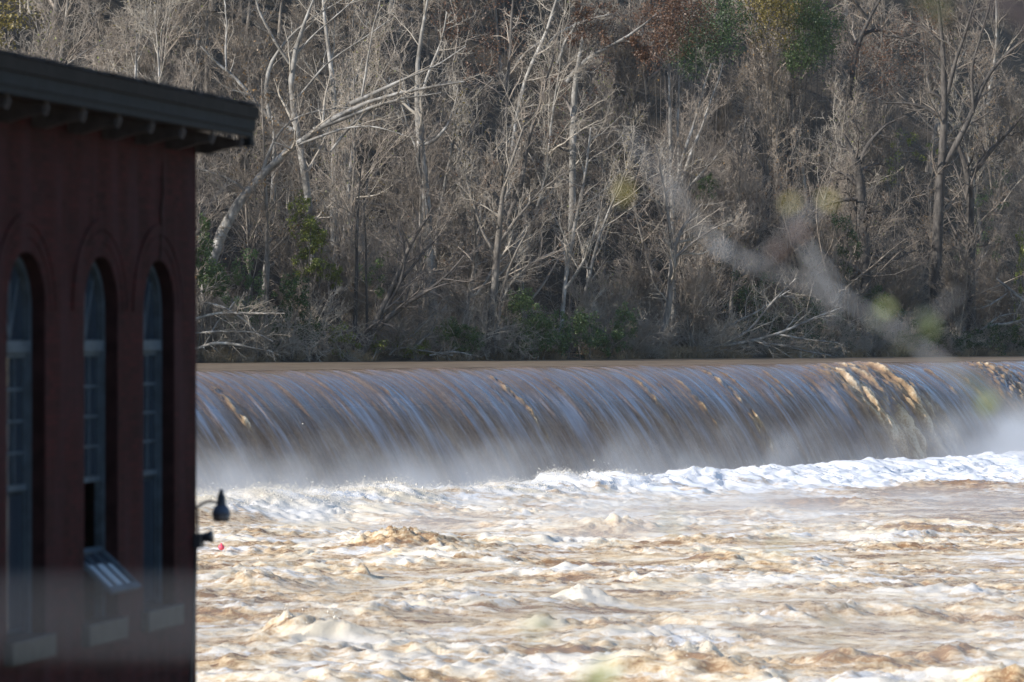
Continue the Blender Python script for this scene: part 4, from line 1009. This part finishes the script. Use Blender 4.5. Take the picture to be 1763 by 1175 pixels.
# moulded brick arches: three stepped rings
for xc, hw in WINS:
    mb = MB()
    for r0, r1, pr in ((hw + 0.01, hw + 0.15, 0.006), (hw + 0.17, hw + 0.31, 0.012), (hw + 0.33, hw + 0.46, 0.018)):
        A = arch_pts(xc, hw, 22, r0, SPR + 0.0); B = arch_pts(xc, hw, 22, r1, SPR)
        for i in range(22):
            a0, a1, b0, b1 = A[i], A[i + 1], B[i], B[i + 1]
            mb.hexa([(a0[0], 0.002, a0[1]), (a1[0], 0.002, a1[1]), (a1[0], pr, a1[1]), (a0[0], pr, a0[1]), (b0[0], 0.002, b0[1]), (b1[0], 0.002, b1[1]), (b1[0], pr, b1[1]), (b0[0], pr, b0[1])])
    mb.build("arch", M['brick'], mill)
    mb = MB(); mb.box(xc - hw - 0.10, xc + hw + 0.10, -RV + 0.01, 0.11, SILL - 0.26, SILL + 0.012); mb.build("sill", M['sill'], mill, bevel=0.015)
# windows
for wi, (xc, hw) in enumerate(WINS):
    fb = MB(); y0, y1 = -RV + 0.0, -RV + 0.11; fw = 0.085
    fb.box(xc - hw, xc - hw + fw, y0, y1, SILL + 0.013, SPR); fb.box(xc + hw - fw, xc + hw, y0, y1, SILL + 0.013, SPR)
    A = arch_pts(xc, hw, 18, hw - fw); B = arch_pts(xc, hw, 18, hw)
    for i in range(18):
        a0, a1, b0, b1 = A[i], A[i + 1], B[i], B[i + 1]
        fb.hexa([(a0[0], y0, a0[1]), (a1[0], y0, a1[1]), (a1[0], y1, a1[1]), (a0[0], y1, a0[1]), (b0[0], y0, b0[1]), (b1[0], y0, b1[1]), (b1[0], y1, b1[1]), (b0[0], y1, b0[1])])
    tz = 1.55
    fb.box(xc - hw + fw, xc + hw - fw, y0, y1 + 0.03, tz - 0.07, tz + 0.07)
    win = fb.build("window", M['frame'], mill)
    lo = -1.0 if wi == 1 else SILL + 0.013
    mid = -0.15
    s_ = MB(); xl, xr = xc - hw + fw, xc + hw - fw; ya, yb = -RV + 0.02, -RV + 0.08
    def sash(z0, z1, rows_, yo=0.0, cols_=3):
        s_.box(xl, xl + 0.06, ya + yo, yb + yo, z0, z1); s_.box(xr - 0.06, xr, ya + yo, yb + yo, z0, z1)
        s_.box(xl + 0.06, xr - 0.06, ya + yo, yb + yo, z0, z0 + 0.07); s_.box(xl + 0.06, xr - 0.06, ya + yo, yb + yo, z1 - 0.06, z1)
        for i in range(1, cols_):
            x_ = xl + 0.06 + (xr - xl - 0.12) * i / cols_; s_.box(x_ - 0.016, x_ + 0.016, ya + yo + 0.01, yb + yo - 0.01, z0 + 0.07, z1 - 0.06)
        for i in range(1, rows_):
            z_ = z0 + 0.07 + (z1 - z0 - 0.13) * i / rows_; s_.box(xl + 0.06, xr - 0.06, ya + yo + 0.013, yb + yo - 0.013, z_ - 0.016, z_ + 0.016)
    sash(mid, tz - 0.07, 4)
    if wi != 1: sash(lo, mid - 0.002, 3, -0.035)
    # fan in the arch head
    for a in (55, 90, 125):
        ca, sa = math.cos(R(a)), math.sin(R(a)); L = 0.93 * (hw - fw)
        for q in (0,):
            x1, z1 = xc + ca * L, tz + 0.07 + sa * (TOPW - tz - 0.2)
            s_.hexa([(xc - 0.02, ya + 0.01, tz + 0.07), (xc + 0.02, ya + 0.01, tz + 0.07), (xc + 0.02, yb - 0.01, tz + 0.07), (xc - 0.02, yb - 0.01, tz + 0.07), (x1 - 0.02, ya + 0.01, z1), (x1 + 0.02, ya + 0.01, z1), (x1 + 0.02, yb - 0.01, z1), (x1 - 0.02, yb - 0.01, z1)])
    s_.build("sash", M['frame'], win)
    gp = MB(); g0 = -RV + 0.045
    zb = mid if wi == 1 else lo
    ring = [(xr, zb)] + [(xc + (px_ - xc) * 0.9, z_) for px_, z_ in arch_pts(xc, hw - fw)] + [(xl, zb)]
    gp.poly([(px_, g0, z_) for px_, z_ in ring]); gp.poly([(px_, g0 - 0.006, z_) for px_, z_ in reversed(ring)])
    gp.build("pane", M['glass'], win)
    if wi == 1:   # the lower sash is propped outward on its top hinge
        L = 0.74; an = R(48); hz = -0.98
        def tl(u, w_): return (-RV + 0.06 + u * math.sin(an) + w_ * math.cos(an), hz - u * math.cos(an) + w_ * math.sin(an))
        hs = MB()
        def bar(xa, xb, ua, ub, wa=-0.025, wb=0.025):
            c = []
            for u in (ua, ub):
                for (x_, w_) in ((xa, wa), (xb, wa), (xb, wb), (xa, wb)):
                    yz = tl(u, w_); c.append((x_, yz[0], yz[1]))
            hs.hexa(c)
        bar(xl, xl + 0.08, 0, L); bar(xr - 0.08, xr, 0, L); bar(xl + 0.08, xr - 0.08, 0, 0.07); bar(xl + 0.08, xr - 0.08, L - 0.09, L)
        for i in (1, 2):
            x_ = xl + (xr - xl) * i / 3; bar(x_ - 0.016, x_ + 0.016, 0.07, L - 0.09, -0.015, 0.015)
        ho = hs.build("sash", M['frame'], win); ho["label"] = "propped open lower sash"
        gq = MB(); c = [(xl + 0.08, *tl(0.07, 0)), (xr - 0.08, *tl(0.07, 0)), (xr - 0.08, *tl(L - 0.09, 0)), (xl + 0.08, *tl(L - 0.09, 0))]
        gq.poly(c); gq.build("pane", M['glass'], win)
# eave: sloping soffit, rafter tails with pale ends, layered fascia, slate edge
OV, EX = 0.72, 0.45
def yz_roof(y_): return 4.59 + 0.13 * (0.0 - y_)          # underside of the roof deck: y_ out of wall (+) is lower
mb = MB()
for x0, x1 in ((-EX, LEN + 0.4),):
    ya, yb = OV - 0.04, -DEPTH / 2
    za, zb = yz_roof(ya) + 0.20, yz_roof(yb) + 0.20
    mb.hexa([(x0, ya, za), (x1, ya, za), (x1, yb, zb), (x0, yb, zb), (x0, ya, za + 0.06), (x1, ya, za + 0.06), (x1, yb, zb + 0.06), (x0, yb, zb + 0.06)])
    ya2 = -DEPTH - OV
    mb.hexa([(x0, yb, zb), (x1, yb, zb), (x1, ya2, za), (x0, ya2, za), (x0, yb, zb + 0.06), (x1, yb, zb + 0.06), (x1, ya2, za + 0.06), (x0, ya2, za + 0.06)])
deck = mb.build("roof", M['soffit'], mill)
mb = MB()
rs = random.Random(3)
x_ = -EX - 0.03
while x_ < LEN + 0.4:                                      # the lapped slates along the eave, uneven butts
    w_ = rs.uniform(0.2, 0.32)
    for rowi in range(4):
        yo = OV + 0.05 - rowi * 0.26 + rs.uniform(-0.02, 0.015)
        z0 = yz_roof(yo) + 0.275 + rs.uniform(0, 0.012); z1 = yz_roof(yo - 0.45) + 0.27
        xa = x_ + (rowi % 2) * 0.13
        mb.hexa([(xa, yo, z0), (xa + w_ - 0.006, yo, z0), (xa + w_ - 0.006, yo - 0.45, z1), (xa, yo - 0.45, z1), (xa, yo, z0 + 0.03), (xa + w_ - 0.006, yo, z0 + 0.03), (xa + w_ - 0.006, yo - 0.45, z1 + 0.02), (xa, yo - 0.45, z1 + 0.02)])
    x_ += w_
mb.build("slates", M['shingle'], deck)
zf = yz_roof(OV)
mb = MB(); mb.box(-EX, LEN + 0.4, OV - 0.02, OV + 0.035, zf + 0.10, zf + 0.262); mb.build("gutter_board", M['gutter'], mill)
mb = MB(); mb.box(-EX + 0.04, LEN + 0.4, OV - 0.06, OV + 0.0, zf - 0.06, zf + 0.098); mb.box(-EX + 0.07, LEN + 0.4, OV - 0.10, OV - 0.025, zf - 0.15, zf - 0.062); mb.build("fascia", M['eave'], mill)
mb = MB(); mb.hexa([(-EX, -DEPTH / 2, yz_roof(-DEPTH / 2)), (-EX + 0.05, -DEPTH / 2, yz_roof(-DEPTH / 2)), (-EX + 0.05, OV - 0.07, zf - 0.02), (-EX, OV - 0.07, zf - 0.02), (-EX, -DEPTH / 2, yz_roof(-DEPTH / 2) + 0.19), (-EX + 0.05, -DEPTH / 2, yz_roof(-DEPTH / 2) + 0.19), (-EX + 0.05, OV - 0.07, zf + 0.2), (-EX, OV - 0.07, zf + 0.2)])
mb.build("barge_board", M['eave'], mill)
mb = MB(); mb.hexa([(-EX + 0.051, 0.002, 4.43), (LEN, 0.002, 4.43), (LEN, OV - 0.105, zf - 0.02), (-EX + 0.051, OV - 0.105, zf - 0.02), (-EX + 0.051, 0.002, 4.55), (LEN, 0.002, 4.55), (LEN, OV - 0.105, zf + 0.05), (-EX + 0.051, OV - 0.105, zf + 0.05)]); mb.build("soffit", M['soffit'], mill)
for i in range(11):
    xr_ = 0.02 + 1.32 * i
    mb = MB(); w_ = 0.06
    prof = [(0.004, 4.13), (0.16, 4.11), (0.42, 4.18), (0.60, 4.21), (0.60, 4.30), (0.004, 4.428)]
    n_ = len(prof)
    mb.poly([(xr_ - w_, a, z) for a, z in prof]); mb.poly([(xr_ + w_, a, z) for a, z in reversed(prof)])
    for j in range(n_):
        a, c_ = prof[j], prof[(j + 1) % n_]; mb.poly([(xr_ - w_, *c_), (xr_ - w_, *a), (xr_ + w_, *a), (xr_ + w_, *c_)])
    rf = mb.build("rafter", M['soffit'], mill)
    mb = MB(); pts = [(xr_, 0.605 + 0.035 * math.sin(q), 4.19 + 0.15 * q / 3.0) for q in np.linspace(0, 3.0, 7)]; mb.tube(pts, 0.024, 8); mb.build("rafter_end", M['raftend'], rf, True)
mb = MB(); mb.box(-EX + 0.01, -EX + 0.20, OV - 0.22, OV - 0.03, zf - 0.27, zf - 0.152); mb.build("corbel", M['eave'], mill, bevel=0.02)
# weathered crack stepping down to the nearest window's crown
cp = [(1.50, 3.98), (1.56, 3.72), (1.53, 3.55), (1.62, 3.30), (1.60, 3.1), (1.655, 2.95), (1.64, 2.8), (1.67, 2.668)]
mb = MB()
for i, ((xa, za), (xb, zb)) in enumerate(zip(cp[:-1], cp[1:])):
    w_ = 0.004 + 0.0022 * i
    mb.hexa([(xb - w_, 0.001, zb), (xb + w_, 0.001, zb), (xb + w_, 0.024, zb), (xb - w_, 0.024, zb), (xa - w_, 0.001, za), (xa + w_, 0.001, za), (xa + w_, 0.024 if i else 0.004, za), (xa - w_, 0.024 if i else 0.004, za)])
k_ = mb.build("crack", simple("dark_joint", (0.018, 0.012, 0.012), 0.9), mill)

# local -> world for things fixed to the mill
def mw(x_, y_, z_): 
    p = CORN - WD * x_ + MD * y_
    return (p[0], p[1], z_)
mang = math.atan2(-WD[1], -WD[0])
# gooseneck lamp on the end of the mill
pl_ = P(380, 873, 51.7)
lamp = empty("wall_lamp", mw(-0.001, 0.0, 0), mang, "dark barn style lamp on a curved arm at the mill corner", "lamp")
mbw = -0.04                                                 # just beyond the end wall
def lx(px, py):                                             # spot on a plane through the corner, square to the view
    q = P(px, py, 51.6); return (mbw, (q[0] - CORN[0]) / 0.9777, q[2])
arm = [lx(330, 878), lx(341, 872), lx(350, 866), lx(360, 863), lx(372, 865)]
mb = MB(); mb.tube(arm, 0.018, 10); mb.build("arm", M['metal_dark'], lamp, True)
mb = MB(); mb.lathe((mbw, -0.16, lx(330, 880)[2]), [(0.075, 0), (0.075, 0.03), (0.04, 0.045)], 16, (0, 1, 0)); mb.build("wall_plate", M['metal_dark'], lamp)
ctr = lx(380, 842); s_px = 51.6 / FPX
def hgt(py): return (842 - py) * s_px
mb = MB(); mb.lathe(ctr, [(0.012, hgt(842)), (0.03, hgt(846)), (0.035, hgt(851)), (0.055, hgt(853)), (0.062, hgt(868)), (0.07, hgt(870))], 20); mb.build("cap", M['metal_dark'], lamp, True)
mb = MB(); mb.lathe(ctr, [(0.07, hgt(870)), (0.10, hgt(874)), (0.125, hgt(882)), (0.128, hgt(884))], 24); mb.build("shade", simple("lamp_enamel", (0.05, 0.075, 0.12), 0.35, 0.2), lamp, True)
mb = MB(); mb.lathe(ctr, [(0.124, hgt(884)), (0.112, hgt(896)), (0.10, hgt(898))], 24); mb.build("lens", simple("lamp_lens", (0.10, 0.09, 0.09), 0.25, 0.1), lamp, True)
# flood lamp below it
fl = empty("flood_lamp", mw(-0.001, 0.0, 0), mang, "small dark conical flood lamp on the mill corner below the curved arm lamp", "lamp")
c0 = lx(340, 927); c1 = lx(364, 924)
mb = MB(); ax_ = Vector(c1) - Vector(c0); mb.lathe(c0, [(0.03, -0.03), (0.042, 0.0), (0.075, ax_.length * 0.8), (0.095, ax_.length)], 20, ax_); mb.build("hood", M['metal_dark'], fl, True)
mb = MB(); p_ = lx(329, 930); mb.box(-0.02, 0.16, 0.002, 0.11, p_[2] - 0.10, p_[2] + 0.09); mb.build("junction_box", M['metal_dark'], fl, bevel=0.012)
mb = MB(); mb.tube([(0.06, 0.04, p_[2] + 0.09), (0.05, 0.035, p_[2] + 0.42)], 0.014, 8); mb.build("bracket", M['metal_dark'], fl, True)
# conduit below the flood lamp
cd = MB(); cd.tube([mw(0.10, 0.03, p_[2] - 0.10), mw(0.13, 0.03, -1.6), mw(0.22, 0.03, -2.3), mw(0.40, 0.03, -3.2), mw(0.42, 0.03, -8)], 0.018, 8)
tag(cd.build("conduit", M['metal_dark'], None, True), "thin dark conduit running down the mill wall below the flood lamp", "conduit")

# pink float bobbing below the dam
pk = P(381, 943, 139.0)
mb = MB(); mb.lathe((pk[0], pk[1], pk[2] - 0.1), [(0.02, 0), (0.09, 0.03), (0.12, 0.10), (0.10, 0.17), (0.04, 0.20), (0.03, 0.26)], 16)
tag(mb.build("float", simple("pink_plastic", (0.75, 0.10, 0.16), 0.4, 0.1), None, True), "small pink float bobbing on the foam right of the flood lamp", "float")

# ------------------------------------------------------------------ close to the camera, far out of focus
def near_twig(name, label, stems, lvs, lm_default, bm, seed, rad):
    K = 2.1
    stems = [[(a, b_, c_ * K) for a, b_, c_ in st] for st in stems]; lvs = [(a, b_, c_ * K, e * K * 0.9, m_) for a, b_, c_, e, m_ in lvs]; rad = [(a * K, b_ * K) for a, b_ in rad]
    rng = np.random.RandomState(seed)
    c = P(*stems[0][0]); root = empty(name, tuple(c), 0, label, "branch")
    for i, st in enumerate(stems):
        p, r = resample([P(*q) - c for q in st], np.linspace(rad[i][0], rad[i][1], len(st)), 16)
        v, f = tubes(p[None], r[None], 8); mesh_np("stem", v, f, bm, root)
    for (px, py, d, size, lm) in lvs:
        q = P(px, py, d) - c
        a = nrm(rng.normal(size=3) + np.array([0, 0, -0.4])); w = nrm(np.cross(a, np.array([rng.normal(0, .4), 1.0, rng.normal(0, .4)]))); nn = np.cross(a, w)
        V = []; n = 9
        for i in range(n):
            t = i / (n - 1); hw = 0.30 * size * math.sin(math.pi * min(1, t * 0.93 + 0.05)) ** 0.8
            m = q + a * size * (t - 0.5) - nn * 0.10 * size * t * t
            V += [m - w * hw + nn * 0.25 * hw, m, m + w * hw + nn * 0.25 * hw]
        F_ = [(3 * i + j, 3 * i + j + 1, 3 * i + j + 4, 3 * i + j + 3) for i in range(n - 1) for j in (0, 1)]
        mesh_np("leaf", np.array(V), np.array(F_), lm, root)
    return root
NT = simple("near_bark", (0.28, 0.295, 0.32), 0.8); NDK = simple("near_bark_dark", (0.05, 0.045, 0.05), 0.8)
nl_y = mat_leaf("near_leaf_yellow", (0.26, 0.22, 0.05), (0.32, 0.28, 0.07), (0.38, 0.33, 0.09)); nl_g = mat_leaf("near_leaf_green", (0.15, 0.19, 0.06), (0.2, 0.25, 0.08), (0.26, 0.30, 0.1)); nl_r = mat_leaf("near_leaf_red", (0.30, 0.17, 0.12), (0.36, 0.21, 0.15), (0.42, 0.27, 0.19))
D = 5.2
near_twig("near_branch", "blurred pale branch with yellow green leaves slanting across the right of the view", [
    [(1080, 230, D), (1130, 300, D), (1190, 385, D), (1270, 455, D), (1340, 475, D), (1430, 490, D), (1500, 545, D), (1580, 595, D), (1680, 665, D), (1800, 730, D)],
    [(1440, 495, D), (1400, 440, D), (1360, 385, D), (1375, 340, D)], [(1270, 455, D), (1310, 450, D), (1360, 400, D), (1420, 345, D)], [(1600, 605, D), (1680, 690, D), (1700, 760, D)], [(1180, 370, D), (1165, 330, D), (1150, 250, D)], [(1500, 545, D), (1560, 560, D), (1610, 545, D), (1650, 500, D)], [(1390, 430, D), (1415, 500, D), (1440, 560, D)]],
    [(1072, 330, D, 0.030, nl_y), (1425, 345, D, 0.022, nl_y), (1360, 350, D, 0.02, nl_y), (1370, 395, D, 0.035, nl_r), (1340, 430, D, 0.03, nl_r), (1510, 550, D, 0.024, nl_g), (1525, 530, D, 0.022, nl_g), (1600, 560, D, 0.034, nl_g), (1590, 545, D, 0.022, nl_g), (1680, 660, D, 0.04, nl_g), (1640, 640, D, 0.03, nl_y), (1700, 690, D, 0.035, nl_g), (1560, 590, D, 0.03, nl_g), (1620, 610, D, 0.03, nl_r), (1240, 430, D, 0.02, NT)],
    nl_g, NT, 5, [(0.0016, 0.0040), (0.0026, 0.0018), (0.0021, 0.0013), (0.003, 0.0015), (0.002, 0.001), (0.002, 0.001), (0.002, 0.001)])
near_twig("near_branch", "dark blurred branch crossing the top right corner of the view", [[(1560, -25, 4.6), (1640, 35, 4.6), (1720, 15, 4.6), (1800, 60, 4.6)], [(1720, -30, 4.2), (1745, 15, 4.2), (1790, 45, 4.2)]], [(1590, -5, 4.6, 0.04, nl_g), (1620, 20, 4.6, 0.03, nl_g)], nl_g, NDK, 6, [(0.003, 0.004), (0.012, 0.018)])
near_twig("near_twig", "faint blurred leafy twigs dangling before the rapids at lower right", [[(1040, 1260, 4.4), (1000, 1170, 4.4), (930, 1085, 4.4), (905, 1050, 4.4)], [(1430, 1260, 4.4), (1432, 1150, 4.4), (1420, 1050, 4.4), (1340, 940, 4.4), (1300, 900, 4.4)], [(1200, 1260, 4.4), (1170, 1000, 4.4), (1155, 890, 4.4)]],
    [(1155, 898, 4.4, 0.018, nl_g), (1340, 940, 4.4, 0.020, nl_g), (1432, 1080, 4.4, 0.020, nl_y), (920, 1085, 4.4, 0.028, nl_g), (940, 1060, 4.4, 0.022, nl_g), (1040, 1165, 4.4, 0.045, nl_g), (1010, 1175, 4.4, 0.035, nl_g)], nl_g, NT, 7, [(0.0012, 0.0008), (0.0012, 0.0007), (0.001, 0.0007)])
# thin rail close by, blurred to a pale veil across the foot of the mill
k = N("pale_rail_paint"); b = k.bsdf(Roughness=0.6); b.inputs["Base Color"].default_value = (0.26, 0.27, 0.29, 1)
mb = MB(); a = P(-900, 1066, 2.96); z_ = P(2700, 1066, 2.96)
mb.tube([tuple(a), tuple(z_)], 0.0060, 12)
tag(mb.build("hand_rail", k.m, None, True), "thin pale rail close to the camera blurred across the lower view", "rail")

# thin winter air between the camera and the wood
k = N("air"); vol = k.n("ShaderNodeVolumePrincipled"); vol.inputs["Color"].default_value = (0.85, 0.92, 1.0, 1); vol.inputs["Density"].default_value = 0.00005; vol.inputs["Anisotropy"].default_value = 0.3
k.l(vol.outputs[0], k.out.inputs["Volume"])
mb = MB(); mb.box(-160, 240, -20, 620, -10, 200); tag(mb.build("haze", k.m), "thin pale winter haze over the river and wood", "haze", kind="stuff")
